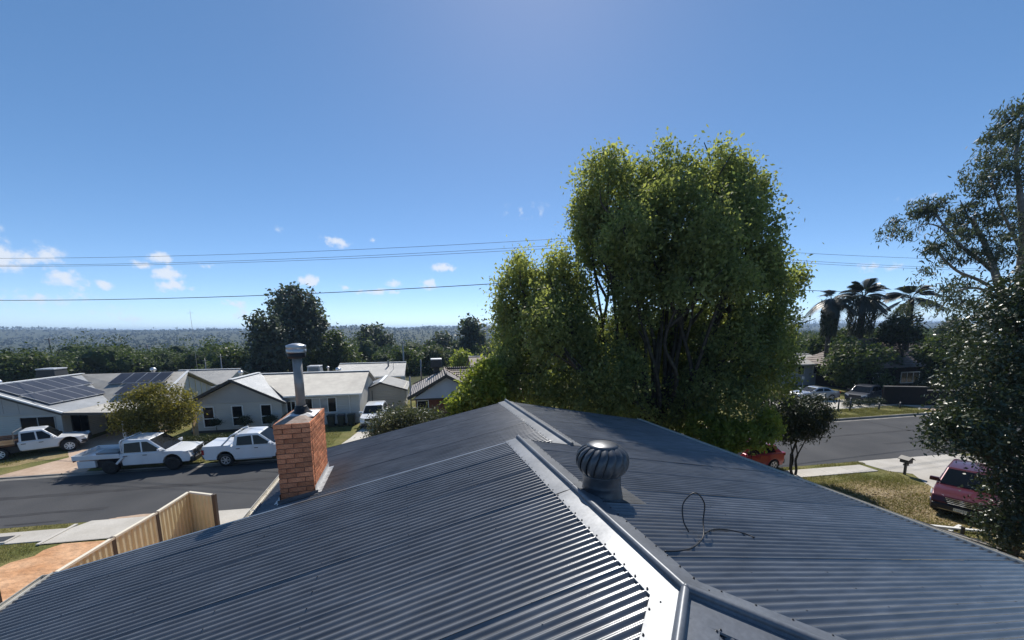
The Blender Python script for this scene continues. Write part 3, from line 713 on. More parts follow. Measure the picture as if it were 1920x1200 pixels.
# loose cable left on the roof
def catmull(pts, n=10):
    pts = [Vector(p) for p in pts]; out = []
    P_ = [pts[0] * 2 - pts[1]] + pts + [pts[-1] * 2 - pts[-2]]
    for i in range(1, len(P_) - 2):
        p0, p1, p2, p3 = P_[i - 1], P_[i], P_[i + 1], P_[i + 2]
        for k in range(n):
            t = k / n
            out.append(0.5 * ((2 * p1) + (p2 - p0) * t + (2 * p0 - 5 * p1 + 4 * p2 - p3) * t * t + (3 * p1 - p0 - 3 * p2 + p3) * t ** 3))
    out.append(pts[-1]); return out
def H(x, y, z): return Matrix.Rotation(HA, 3, 'Z') @ Vector((x, y, z))
def on_right(u, v, lift=.018):
    """point of the right roof slope seen at a pixel"""
    d = Matrix.Rotation(-HA, 3, 'Z') @ ray(u, v)
    k = (CAM_Z - ZB - T * RB) / (-d.z - T * d.x)
    return H(d.x * k, d.y * k, CAM_Z + d.z * k + lift)
cps = [on_right(1246, 1037), on_right(1275, 1036), on_right(1300, 1029), on_right(1318, 1012, .03)]
loopc = on_right(1304, 1001)
cps += [loopc + Vector((.10, .06, .10)), loopc + Vector((.12, .10, .26)), loopc + Vector((.02, .10, .37)), loopc + Vector((-.10, .08, .27)), loopc + Vector((-.12, .02, .12)), on_right(1291, 1003, .03)]
mb = MB(); mb.tube(catmull(cps), .0068, 8)
mb.tube(catmull([on_right(1322, 1006, .035), on_right(1336, 997, .025), on_right(1360, 996, .02), on_right(1395, 1003), on_right(1415, 1011)]), .0068, 8)
tag(mb.build('roof_cable', 'cable_black', smooth=True), 'black cable curled in a loop on the blue roof slope', 'cable')

# ------------------------------------------------------------------ side fence
FZ = 1.82
corner = P(353.6, 922.7, 14.2); corner.z = 0
dir1 = Vector((-math.sin(math.radians(8.2)) , math.cos(math.radians(8.2)), 0))       # towards the street
dir2 = Vector((math.cos(math.radians(8)), -math.sin(math.radians(8)), 0)) * 1.0
fence = thing('metal_fence', 'tan ribbed metal panel fence with dark posts stepping round beside the house', 'fence', (corner.x, corner.y, 0))
def fpanel(p, q, z0, z1a, z1b):
    p, q = Vector(p), Vector(q); L = (q - p).length; d = (q - p) / L; nrm = Vector((d.y, -d.x, 0))
    mb = MB(); n = int(L / .19) * 6; prof = [0, 0, .042, .042, .042, 0]
    for i in range(n + 1):
        off = prof[i % 6]; sx = L * i / n; zt = z1a + (z1b - z1a) * i / n
        c = p + d * sx + nrm * off
        mb.v += [(c.x, c.y, z0), (c.x, c.y, zt - .03)]
    mb.f = [(2 * i, 2 * i + 2, 2 * i + 3, 2 * i + 1) for i in range(n)]
    mb.build('fence_panel', 'fence_sheet', fence)
    mb = MB(); mb.bar(p + Vector((0, 0, z1a)) + nrm * .014, q + Vector((0, 0, z1b)) + nrm * .014, .10, .075); mb.build('fence_rail', 'fence_rail', fence, bevel=.008)
    mb = MB(); mb.bar(p + Vector((0, 0, z0 + .05)) + nrm * .014, q + Vector((0, 0, z0 + .05)) + nrm * .014, .05, .05); mb.build('fence_rail', 'fence_rail', fence)
pts = []
for (u, v, top) in ((353.6, 922.7, FZ), (291.7, 962, FZ), (209.6, 1010, FZ), (100, 1077, FZ)):
    d = ray(u, v); k = (CAM_Z - top) / -d.z
    pts.append(Vector((d.x * k, d.y * k, 0)) - Vector((corner.x, corner.y, 0)))
pts.append(pts[-1] * 2 - pts[-2]); pts.append(pts[-1] * 2 - pts[-2]); pts.append(pts[-1] * 2 - pts[-2])
d = ray(401, 928.5); k = (CAM_Z - FZ) / -d.z
e1 = Vector((d.x * k, d.y * k, 0)) - Vector((corner.x, corner.y, 0))
for p, q in zip(pts, pts[1:]): fpanel(q, p, 0.02, FZ, FZ)
fpanel(pts[0], e1, 0.02, FZ, FZ)
for p in pts + [e1]:
    mb = MB(); mb.box(p.x - .06, p.x + .06, p.y - .06, p.y + .06, -.05, FZ + .045); mb.build('post', 'fence_post', fence, bevel=.006)

# ------------------------------------------------------------------ houses (built in the street frame)
def hroot(name, label, a, b, cat='house', z=0.0):
    w = W(a, b, z)
    t = thing(name, label, cat, w, TH); t['_o'] = (a, b, z)
    return t, (a, b, z)
def window(root, off, s0, s1, z0, z1, pos, mull=(), trans=(), frame='white_paint', pane='glass', face='-b', fw=.06, sill=False):
    def M(s, z, d): return (s, pos - d, z) if face == '-b' else (pos + d, s, z)
    def bx(mb, sa, sb, za, zb, da, db):
        p, q = M(sa, za, da), M(sb, zb, db)
        mb.box(min(p[0], q[0]), max(p[0], q[0]), min(p[1], q[1]), max(p[1], q[1]), min(p[2], q[2]), max(p[2], q[2]))
    mb = MB(off)
    bx(mb, s0, s1, z1 - fw, z1, -.02, .045); bx(mb, s0, s1, z0, z0 + fw, -.02, .045)
    bx(mb, s0, s0 + fw, z0 + fw, z1 - fw, -.02, .045); bx(mb, s1 - fw, s1, z0 + fw, z1 - fw, -.02, .045)
    for m in mull:
        c = s0 + (s1 - s0) * m; bx(mb, c - fw * .4, c + fw * .4, z0 + fw, z1 - fw, -.02, .038)
    for m in trans:
        c = z0 + (z1 - z0) * m; bx(mb, s0 + fw, s1 - fw, c - fw * .4, c + fw * .4, -.02, .036)
    if sill: bx(mb, s0 - .05, s1 + .05, z0 - .05, z0, -.02, .09)
    w = mb.build('window', frame, root)
    cs = [0] + list(mull) + [1]
    for p, q in zip(cs, cs[1:]):
        mb = MB(off); bx(mb, s0 + (s1 - s0) * p + fw * .5, s0 + (s1 - s0) * q - fw * .5, z0 + fw * .5, z1 - fw * .5, -.01, .012)
        mb.build('pane', pane if isinstance(pane, str) else pane[cs.index(p)], w)
    return w
def whirly(root, off, a, b, z, s=1.0):
    mb = MB(off); mb.lathe([(.13 * s, -.25), (.13 * s, .12 * s), (.2 * s, .16 * s), (.24 * s, .26 * s), (.22 * s, .36 * s), (.12 * s, .44 * s), (.01, .46 * s)], 14, (a, b, z))
    return mb.build('roof_vent', 'aluminium', root, smooth=True)
def cooler(root, off, a, b, z, w=1.1, h=.75, m='trim_dark'):
    mb = MB(off)
    v0 = [(a - w / 2, b - w / 2), (a + w / 2, b - w / 2), (a + w / 2, b + w / 2), (a - w / 2, b + w / 2)]
    mb.add([(x, y, z) for x, y in v0] + [(a + (x - a) * .88, b + (y - b) * .88, z + h * .85) for x, y in v0], [(3, 2, 1, 0), (4, 5, 6, 7), (0, 1, 5, 4), (1, 2, 6, 5), (2, 3, 7, 6), (3, 0, 4, 7)])
    mb.box(a - w * .25, a + w * .25, b - w * .25, b + w * .25, z - .6, z)
    c = mb.build('roof_cooler', m, root, bevel=.05)
    mb = MB(off); mb.box(a - w * .47, a + w * .47, b - w * .47, b + w * .47, z + h * .85 + .002, z + h); mb.build('lid', 'flashing', c, bevel=.04)
    for k in range(6):
        mb = MB(off); zz = z + .08 + k * h * .125; ww = w * .5 * (1 - .12 * (zz - z) / (h * .85))
        mb.box(a - ww * .8, a + ww * .8, b - ww - .012, b - ww + .01, zz, zz + h * .06); mb.build('louvre', 'trim_dark', c)
    return c

# --- grey weatherboard house with front gable
h2, o2 = hroot('house', 'grey weatherboard house with front gable, three tall windows and pale metal roof', -12.6, 38.4)
G0, G1, GF, RID = -18.95, -12.35, 34.3, 38.9
PKA = (G0 + G1) / 2; ZE, ZP = 2.42, 4.15
MB(o2).box(G0, G1, GF, 43, -.3, ZE).build('wall', 'grey_board', h2)
MB(o2).box(G1 - .01, -6.4, 34.9, 43, -.3, 2.78).build('wall', 'grey_board', h2)
mb = MB(o2); mb.add([(G0, GF - .012, ZE - .05), (G1, GF - .012, ZE - .05), (PKA, GF - .012, ZP - .1), (G0, GF + .1, ZE - .05), (G1, GF + .1, ZE - .05), (PKA, GF + .1, ZP - .1)], [(0, 1, 2), (5, 4, 3), (0, 3, 4, 1), (1, 4, 5, 2), (2, 5, 3, 0)])
mb.build('gable', 'grey_gable', h2)
MB(o2).box(G0 - .05, G1 + .05, GF - .05, GF - .014, ZE - .09, ZE - .02).build('trim_board', 'grey_gable', h2)
sl = (ZP - ZE) / (G1 - PKA); OV = .45; FO = .55
zeo = ZE - sl * OV
# front gable roof (two planes), then the long roof behind with its own ridge
r1 = MB(o2).slab([(G0 - OV, GF - FO, zeo + .1), (PKA, GF - FO, ZP + .1), (PKA, RID + .3, ZP + .1), (G0 - OV, RID + .3, zeo + .1)], .07).build('roof', 'pale_metal_roof', h2)
r2 = MB(o2).slab([(PKA, GF - FO, ZP + .1), (G1 + OV, GF - FO, zeo + .1), (G1 + OV, 34.9, zeo + .1), (G1 + OV - .5, 36.0, zeo + .1 + sl * .5), (PKA, RID + .3, ZP + .1)], .07).build('roof', 'blue_metal_roof', h2)
ZR2 = 4.12; s2 = (ZR2 - 2.66) / (RID - 34.45)
MB(o2).slab([(G1 + OV - .35, 34.45, 2.70), (-6.05, 34.45, 2.70), (-6.05, RID, ZR2 + .02), (PKA - .2, RID, ZR2 + .02)], .07).build('roof', 'pale_metal_roof', h2)
MB(o2).slab([(PKA - .2, RID, ZR2 + .02), (-6.05, RID, ZR2 + .02), (-6.05, 43.4, 2.70), (G0 - OV, 43.4, 2.70), (G0 - OV, RID, ZR2 - .9)], .07).build('roof', 'pale_metal_roof', h2)
MB(o2).bar((PKA - .2, RID, ZR2 + .06), (-6.05, RID, ZR2 + .06), .3, .05).build('ridge_capping', 'white_paint', h2)
MB(o2).bar((PKA, GF - FO, ZP + .14), (PKA, RID, ZP + .14), .3, .05).build('ridge_capping', 'white_paint', h2)
mb = MB(o2); mb.bar((PKA + .1, RID - .1, ZP + .03), (G1 + OV - .3, 34.6, zeo + .22), .22, .03); mb.build('valley', 'white_paint', h2)
for p, q in (((G0 - OV, GF - FO - .02, zeo + .06), (PKA, GF - FO - .02, ZP + .06)), ((PKA, GF - FO - .02, ZP + .06), (G1 + OV, GF - FO - .02, zeo + .06))):
    MB(o2).bar(p, q, .04, .2).build('barge_board', 'trim_dark', h2)
mb = MB(o2); mb.add([(-6.4, 34.9, 2.7), (-6.4, 43, 2.7), (-6.4, RID, 4.0), (-6.38, 34.9, 2.7), (-6.38, 43, 2.7), (-6.38, RID, 4.0)], [(0, 1, 2), (5, 4, 3), (0, 3, 4, 1), (1, 4, 5, 2), (2, 5, 3, 0)]); mb.build('gable', 'cream_wall', h2)
MB(o2).box(G1 + OV - .3, -6.05, 34.33, 34.44, 2.58, 2.70).build('gutter', 'white_paint', h2)
MB(o2).box(G1 + OV - .02, G1 + OV + .08, GF - FO, 34.3, zeo + .0, zeo + .1).build('gutter', 'trim_dark', h2)
for (s0, s1) in ((-18.1, -17.25), (-16.05, -15.2), (-13.95, -13.1)):
    window(h2, o2, s0, s1, .42, 2.12, GF, trans=(.42,), fw=.075, pane='glass')
window(h2, o2, -10.9, -8.25, 1.05, 2.38, 34.9, mull=(.27, .5, .73), trans=(), fw=.07, pane=['glass', 'curtain_glass', 'curtain_glass', 'glass'])
window(h2, o2, -12.2, -11.45, .1, 2.2, 34.9, mull=(.5,), fw=.07, pane='glass')
mb = MB(o2); mb.tube([(-7.2, 34.5, 2.6), (-7.2, 34.82, 2.35), (-7.2, 34.82, .05)], .05, 8); mb.build('downpipe', 'white_paint', h2, smooth=True)
MB(o2).box(G0 - .06, G1 + .06, GF - .09, GF - .013, -.1, .18).build('plinth', 'trim_dark', h2)
cooler(h2, o2, -11.2, 40.1, 3.9, 1.2, .8, 'blue_metal_roof')
whirly(h2, o2, -9.0, 39.6, 4.0, 1.1); whirly(h2, o2, -17.6, 40, 4.0, .9); whirly(h2, o2, -10.1, 40.4, 4.3, .6)

# --- house with solar panels
h1, o1 = hroot('house', 'grey house with rows of solar panels on its metal roof and a carport', -29, 38)
PA, ZP1, ZE1, F1, E1, RB1 = -31.0, 4.25, 2.30, 33.6, -26.3, 41.4
sl1 = (ZP1 - ZE1) / (E1 - PA)
MB(o1).box(-35.6, -26.7, F1, 46, -.3, 2.35).build('wall', 'grey_board', h1)
mb = MB(o1); mb.add([(-35.6, F1 - .012, 2.3), (-26.7, F1 - .012, 2.3), (PA, F1 - .012, 4.12), (-35.6, F1 + .1, 2.3), (-26.7, F1 + .1, 2.3), (PA, F1 + .1, 4.12)], [(0, 1, 2), (5, 4, 3), (0, 3, 4, 1), (1, 4, 5, 2), (2, 5, 3, 0)]); mb.build('gable', 'grey_gable', h1)
for k in range(9):
    aa = -34.6 + k * .9; zt = 4.1 - abs(aa - PA) * .41
    if zt > 2.5: MB(o1).box(aa - .02, aa + .02, F1 - .03, F1 - .013, 2.34, zt).build('batten', 'grey_gable', h1)
MB(o1).box(-35.6, -26.6, F1 - .06, F1 - .014, 2.2, 2.32).build('trim_board', 'grey_gable', h1)
def z1r(a): return ZP1 + .1 - sl1 * (a - PA)
fr = F1 - .55
MB(o1).slab([(PA, fr, ZP1 + .1), (E1 + .1, fr, z1r(E1 + .1)), (E1 + .1, 37.2, z1r(E1 + .1)), (PA, RB1, ZP1 + .1)], .08).build('roof', 'blue_metal_roof', h1)
MB(o1).slab([(-36.2, fr, 2.0), (PA, fr, ZP1 + .1), (PA, RB1, ZP1 + .1), (-36.2, 46, 2.0)], .08).build('roof', 'blue_metal_roof', h1)
MB(o1).bar((PA, fr, ZP1 + .15), (PA, RB1 + .2, ZP1 + .15), .34, .06).build('ridge_capping', 'white_paint', h1)
MB(o1).bar((PA, fr - .02, ZP1 + .1), (E1 + .1, fr - .02, z1r(E1 + .1)), .12, .1).build('barge_capping', 'white_paint', h1)
MB(o1).bar((PA, fr - .04, ZP1 - .04), (E1 + .1, fr - .04, z1r(E1 + .1) - .14), .04, .16).build('barge_board', 'trim_dark', h1)
# back wing, ridge along the street
zb1 = ZP1 + .1; eb = 36.6; sb = (zb1 - 2.3) / (RB1 - eb)
MB(o1).slab([(E1 + .1, 37.2, z1r(E1 + .1) + .0), (E1 - .4, eb + .25, 2.35), (-20.9, eb, 2.3), (-22.6, RB1, zb1), (PA, RB1, zb1)], .07).build('roof', 'pale_metal_roof', h1)
MB(o1).slab([(PA, RB1, zb1), (-22.6, RB1, zb1), (-22.6, 46.3, 2.3), (-36, 46.3, 2.3)], .07).build('roof', 'pale_metal_roof', h1)
mb = MB(o1); mb.add([(-23.0, eb + .6, 0), (-23.0, 45.6, 0), (-23.0, 45.6, 2.4), (-23.0, RB1, 4.1), (-23.0, eb + .6, 2.4)], [(0, 1, 2, 3, 4)]); mb.build('gable', 'cream_wall', h1)
for k in range(9):
    bb_ = 37.6 + k * .9; zt = 4.05 - abs(bb_ - RB1) * .40
    MB(o1).box(-22.985, -22.955, bb_ - .03, bb_ + .03, 1.2, zt).build('batten', 'fence_sheet', h1)
MB(o1).bar((-22.6, eb, 2.35), (-22.6, RB1, zb1 + .05), .2, .06).build('barge_capping', 'white_paint', h1)
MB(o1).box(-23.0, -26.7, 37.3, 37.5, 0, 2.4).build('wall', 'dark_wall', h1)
# carport skirt and its posts
MB(o1).slab([(E1 + .1, fr, z1r(E1 + .1) - .005), (-22.3, fr + .1, 2.16), (-20.7, eb, 2.26), (E1 - .4, eb + .3, 2.33), (E1 + .1, 37.2, z1r(E1 + .1) - .006)], .06).build('carport_roof', 'pale_metal_roof', h1)
MB(o1).bar((E1 + .1, fr - .03, z1r(E1 + .1) - .1), (-22.3, fr + .05, 2.06), .05, .18).build('carport_beam', 'trim_dark', h1)
MB(o1).box(-22.86, -22.74, fr + .12, fr + .24, 0, 2.12).build('post', 'white_paint', h1)
MB(o1).box(-26.72, -26.58, fr + .30, F1 - .07, 0, 2.2).build('post', 'grey_board', h1)
window(h1, o1, -29.25, -27.15, .85, 2.05, F1, mull=(.5,), fw=.05, frame='grey_gable')
window(h1, o1, -32.6, -31.05, .25, 2.05, F1, mull=(.5,), fw=.05, frame='grey_gable')
window(h1, o1, 34.2, 35.6, .2, 2.05, -26.7, mull=(.5,), fw=.05, frame='trim_dark', face='+a')
# solar panels lie on the right-hand slope, each on its own
def solar(root, off, f, u0, u1, w0, w1):
    mb = MB(off); mb.slab([f(u0, w0), f(u1, w0), f(u1, w1), f(u0, w1)], .04)
    p = mb.build('solar_panel', 'aluminium', root)
    mb = MB(off); e = .022
    A_, B_, C_, D_ = [Vector(f(x, y)) + Vector((0, 0, .006)) for x, y in ((u0 + e, w0 + e), (u1 - e, w0 + e), (u1 - e, w1 - e), (u0 + e, w1 - e))]
    mb.add([A_, B_, C_, D_], [(0, 1, 2, 3)]); mb.build('glass_face', 'solar', p)
f1 = lambda d, b: (PA + d, b, z1r(PA + d) + .17)
for r in range(2):
    for c in range(6 if r == 0 else 5):
        bq = 33.6 + c * 1.04 + r * .0; solar(h1, o1, f1, .35 + r * 1.72, .35 + r * 1.72 + 1.66, bq, bq + 1.0)
f2 = lambda a, d: (a, RB1 - d, zb1 - sb * d + .17)
for r in range(2):
    for c in range(4):
        aq = -27.7 + c * 1.04 + r * 1.5
        if r == 1 and c > 2: continue
        solar(h1, o1, f2, aq, aq + 1.0, .35 + r * 1.72, .35 + r * 1.72 + 1.66)
cooler(h1, o1, -32.2, 40.3, 4.25, 1.4, .8); whirly(h1, o1, -32.6, 36.4, 4.1, 1.0); whirly(h1, o1, -25.7, 41.9, 4.3, 1.0); whirly(h1, o1, -33.4, 33.6, 4.0, .7)

# --- cream garage with a gable and roller door
h3, o3 = hroot('garage', 'small cream garage with roller door and low pale gable roof', -5.0, 42.4, 'garage')
g0, g1, gf, gp = -6.85, -2.95, 40.3, -5.25
MB(o3).box(g0, g1, gf, 45.5, -.2, 2.15).build('wall', 'cream_wall', h3)
mb = MB(o3); mb.add([(g0, gf - .01, 2.1), (g1, gf - .01, 2.1), (gp, gf - .01, 2.72), (g0, gf + .1, 2.1), (g1, gf + .1, 2.1), (gp, gf + .1, 2.72)], [(0, 1, 2), (5, 4, 3), (0, 3, 4, 1), (1, 4, 5, 2), (2, 5, 3, 0)]); mb.build('gable', 'cream_wall', h3)
MB(o3).slab([(g0 - .3, gf - .35, 2.08), (gp, gf - .35, 2.85), (gp, 46, 2.85), (g0 - .3, 46, 2.08)], .06).build('roof', 'blue_metal_roof', h3)
MB(o3).slab([(gp, gf - .35, 2.85), (g1 + .3, gf - .35, 2.02), (g1 + .3, 46, 2.02), (gp, 46, 2.85)], .06).build('roof', 'pale_metal_roof', h3)
MB(o3).bar((gp, gf - .36, 2.88), (gp, 46, 2.88), .3, .05).build('ridge_capping', 'white_paint', h3)
for p, q in (((g0 - .3, gf - .37, 2.02), (gp, gf - .37, 2.79)), ((gp, gf - .37, 2.79), (g1 + .3, gf - .37, 1.96))): MB(o3).bar(p, q, .04, .14).build('barge_board', 'trim_dark', h3)
dr = MB(o3).box(-6.1, -3.35, gf - .03, gf - .012, 0, 1.95).build('roller_door', 'cream_door', h3)
MB(o3).box(-6.16, -6.1, gf - .05, gf - .011, 0, 2.0).build('door_frame', 'trim_dark', h3)

# --- tiled house with pale gable
h4, o4 = hroot('house', 'brick house with tiled roof, pale blue front gable and roof cooler', 2.5, 36)
def tiles(root, off, A, B, C, D, rows, m, th=.05):
    """A-B along the eave, D-C along the ridge; courses laid as overlapping steps"""
    A, B, C, D = map(Vector, (A, B, C, D))
    for k in range(rows):
        t0, t1 = k / rows, min(1.0, (k + 1.12) / rows)
        p, q, r, s = A.lerp(D, t0), B.lerp(C, t0), B.lerp(C, t1), A.lerp(D, t1)
        n = (q - p).cross(s - p).normalized(); n = n if n.z > 0 else -n
        mb = MB(off); mb.slab([p + n * th, q + n * th, r + n * .004, s + n * .004], .05); mb.build('tile_course', m, root)
e0, e1_, f4, pk = -2.2, 4.35, 32.7, 1.05; ze, zp = 2.35, 4.15; rb4 = 38.2
MB(o4).box(-1.6, 3.8, 33.5, 42, -.3, 2.3).build('wall', 'red_brick_wall', h4)
MB(o4).box(3.8, 10.5, 35.0, 42, -.3, 2.3).build('wall', 'red_brick_wall', h4)
mb = MB(o4); mb.add([(-1.75, 33.0, 2.22), (3.95, 33.0, 2.22), (pk, 33.0, 3.98), (-1.75, 33.2, 2.22), (3.95, 33.2, 2.22), (pk, 33.2, 3.98)], [(0, 1, 2), (5, 4, 3), (0, 3, 4, 1), (1, 4, 5, 2), (2, 5, 3, 0)]); mb.build('gable', 'pale_gable', h4)
tiles(h4, o4, (e0, f4, ze), (e0, rb4 + 2, ze), (pk, rb4, zp), (pk, f4, zp), 10, 'dark_tile')
tiles(h4, o4, (e1_, f4, ze), (e1_, 34.6, ze), (pk, rb4, zp), (pk, f4, zp), 10, 'dark_tile')
tiles(h4, o4, (e1_ - .5, 34.5, ze), (11.0, 34.5, ze), (11.0, rb4, zp + .05), (pk, rb4, zp + .05), 11, 'brown_tile')
MB(o4).slab([(pk, rb4, zp + .05), (11, rb4, zp + .05), (11, 42.4, 2.3), (e0, 42.4, 2.3)], .08).build('roof', 'brown_tile', h4)
mb = MB(o4); mb.tube([(pk, f4, zp + .06), (pk, rb4, zp + .08)], .1, 8); mb.tube([(pk, rb4, zp + .1), (11, rb4, zp + .1)], .1, 8); mb.tube([(pk + .05, rb4 - .1, zp + .06), (e1_ - .1, 34.6, ze + .12)], .08, 8); mb.build('ridge_tiles', 'brown_tile', h4, smooth=True)
for p, q in (((e0, f4 - .03, ze - .04), (pk, f4 - .03, zp - .02)), ((pk, f4 - .03, zp - .02), (e1_, f4 - .03, ze - .04))): MB(o4).bar(p, q, .05, .26).build('barge_board', 'trim_dark', h4)
MB(o4).box(-1.9, 4.1, 32.95, 33.05, 2.1, 2.2).build('beam', 'trim_dark', h4)
window(h4, o4, 1.9, 2.75, .1, 2.05, 33.5, fw=.06, pane='curtain_glass'); window(h4, o4, -1.5, -.5, .9, 2.0, 33.5, fw=.06); window(h4, o4, 2.85, 3.7, .1, 2.05, 33.5, fw=.05, frame='trim_dark')
cooler(h4, o4, .3, 38.6, 4.35, 1.15, .85, 'trim_dark')
mb = MB(o4); mb.tube([(-2.0, 33.6, 0), (-2.0, 33.6, 4.1)], .06, 8); mb.tube([(-1.2, 39, 3), (-1.2, 39, 5.1)], .07, 8); mb.build('vent_pipe', 'steel_grey', h4, smooth=True)

# --- houses further back (roofs and walls showing between the trees)
def far_house(label, a0, a1, b0, b1, ze, zp, roof='grey_metal_roof', wall='cream_wall', along=True, base=-4.0):
    h, o = hroot('house', label, (a0 + a1) / 2, (b0 + b1) / 2, 'house', 0)
    MB(o).box(a0, a1, b0, b1, base, ze).build('wall', wall, h)
    e = .45
    if along:
        m = (b0 + b1) / 2; s = (zp - ze) / (m - b0)
        MB(o).slab([(a0 - e, b0 - e, ze - s * e + .08), (a1 + e, b0 - e, ze - s * e + .08), (a1 + e, m, zp + .08), (a0 - e, m, zp + .08)], .08).build('roof', roof, h)
        MB(o).slab([(a0 - e, m, zp + .08), (a1 + e, m, zp + .08), (a1 + e, b1 + e, ze - s * e + .08), (a0 - e, b1 + e, ze - s * e + .08)], .08).build('roof', roof, h)
        for aa in (a0, a1):
            mb = MB(o); mb.add([(aa, b0, ze - .02), (aa, b1, ze - .02), (aa, m, zp - .02)], [(0, 1, 2)]); mb.build('gable', wall, h)
        MB(o).bar((a0 - e, m, zp + .12), (a1 + e, m, zp + .12), .3, .05).build('ridge_capping', 'white_paint', h)
        MB(o).box(a0 - e, a1 + e, b0 - e - .1, b0 - e, ze - s * e - .06, ze - s * e + .06).build('gutter', 'white_paint', h)
    else:
        m = (a0 + a1) / 2; s = (zp - ze) / (m - a0)
        MB(o).slab([(a0 - e, b0 - e, ze - s * e + .08), (m, b0 - e, zp + .08), (m, b1 + e, zp + .08), (a0 - e, b1 + e, ze - s * e + .08)], .08).build('roof', roof, h)
        MB(o).slab([(m, b0 - e, zp + .08), (a1 + e, b0 - e, ze - s * e + .08), (a1 + e, b1 + e, ze - s * e + .08), (m, b1 + e, zp + .08)], .08).build('roof', roof, h)
        mb = MB(o); mb.add([(a0, b0 - .01, ze - .02), (a1, b0 - .01, ze - .02), (m, b0 - .01, zp - .02)], [(0, 1, 2)]); mb.build('gable', wall, h)
        MB(o).bar((m, b0 - e, zp + .12), (m, b1 + e, zp + .12), .3, .05).build('ridge_capping', 'white_paint', h)
    for k in range(3):
        aa = a0 + (a1 - a0) * (.15 + .28 * k); window(h, o, aa, aa + 1.1, ze - 1.5, ze - .3, b0, fw=.06)
    return h, o
h5, o5 = far_house('low house with wide grey metal roof behind the cream garage', -11.2, -3.9, 48.5, 56, 2.6, 3.75)
mb = MB(o5); mb.tube([(-5.6, 51, 2.8), (-5.6, 51, 4.2)], .1, 8); mb.tube([(-4.9, 50, 2.7), (-4.9, 50, 4.4)], .03, 6); mb.build('vent_pipe', 'steel_grey', h5)
far_house('grey gabled roof showing behind the solar panel house', -30, -24.2, 50, 58, 1.9, 3.3, along=True)
far_house('small white shed roof between the two grey houses', -21.2, -17.6, 46.2, 50, 2.1, 2.7, roof='pale_metal_roof')
far_house('white roofed house among trees behind the garage', -9.5, -5.5, 78, 84, 1.0, 2.2, roof='pale_metal_roof', along=False, base=-6)
far_house('grey tiled roof behind the roof cooler of the tiled house', 5.5, 13, 52, 60, 2.5, 4.0, roof='brown_tile')
h6, o6 = far_house('pale house with white verandah roof behind the silver sedan', 44.5, 53.5, 43, 50, 3.0, 3.9, roof='pale_metal_roof', wall='pale_gable', base=-.3)
# dark tiled house beyond the street
h7, o7 = hroot('house', 'dark house with brown tiled hip roof beyond the low dark wall', 58, 40)
MB(o7).box(51.5, 66, 36.5, 45, -.3, 3.0).build('wall', 'dark_wall', h7)
tiles(h7, o7, (50.7, 35.8, 2.95), (67, 35.8, 2.95), (63, 40.6, 6.1), (55, 40.6, 6.1), 13, 'brown_tile', .06)
tiles(h7, o7, (50.7, 45.8, 2.95), (50.7, 35.8, 2.95), (55, 40.6, 6.1), (55, 40.8, 6.1), 13, 'brown_tile', .06)
MB(o7).slab([(55, 40.7, 6.1), (63, 40.7, 6.1), (67, 45.8, 2.95), (50.7, 45.8, 2.95)], .06).build('roof', 'brown_tile', h7)
mb = MB(o7); mb.tube([(50.7, 35.8, 3.05), (55, 40.6, 6.2), (63, 40.6, 6.2), (67, 35.8, 3.05)], .12, 8); mb.build('ridge_tiles', 'brown_tile', h7, smooth=True)
window(h7, o7, 56.5, 59.5, .9, 2.3, 36.5, mull=(.33, .66), fw=.09); window(h7, o7, 52.2, 53.8, .9, 2.3, 36.5, mull=(.5,), fw=.09)
# neighbour at the right: brick wall and corrugated roof corner
h8, o8 = hroot('house', 'red brick neighbour house with ribbed roof corner behind the glossy tree', 27, 7.5)
c8 = AB(P(1893, 1030, 13.7))
MB(o8).box(c8[0], c8[0] + 9, c8[1] - 9.5, c8[1], -.2, 3.55).build('wall', 'red_brick_wall', h8)
rr = random.Random(3); bk = MB().box(-.112, .112, -.02, .012, -.037, .037).mesh('brick', 'brick'); bk2 = MB().box(-.012, .02, -.112, .112, -.037, .037).mesh('brick', 'brick')
wallp = [o for o in h8.children][0]
n_ = 0
for c in range(34):
    for i in range(7):
        if n_ >= 230: break
        o = put('brick', bk2, wallp); o.location = (c8[0] - .012 - o8[0], c8[1] - .12 - (i + .5 * (c % 2)) * .24 - o8[1], .1 + c * .086); n_ += 1
ec = AB(P(1872, 836, 13.2))
z8 = P(1872, 836, 13.2).z
e0a, e0b = ec
tag(MB(o8).slab([(e0a, e0b, z8), (e0a + 10, e0b, z8 + .9), (e0a + 10, e0b - 11, z8 + .9), (e0a, e0b - 11, z8)], .05).build('roof', 'grey_metal_roof', h8))
for k in range(30):
    MB(o8).bar((e0a, e0b - .12 - k * .3, z8 + .02), (e0a + 10, e0b - .12 - k * .3, z8 + .92), .10, .05).build('roof_rib', 'flashing', h8)
MB(o8).box(e0a - .05, e0a - .02, e0b - 11, e0b + .02, z8 - .2, z8 + .01).build('fascia', 'car_red', h8)
MB(o8).bar((e0a, e0b + .02, z8 - .09), (e0a + 10, e0b + .02, z8 + .81), .03, .2).build('fascia', 'red_brick_wall', h8)
mb = MB(o8); mb.bar((e0a - .05, e0b + .04, z8 + .01), (e0a + 10, e0b + .04, z8 + .92), .06, .04); mb.build('barge_capping', 'flashing', h8)

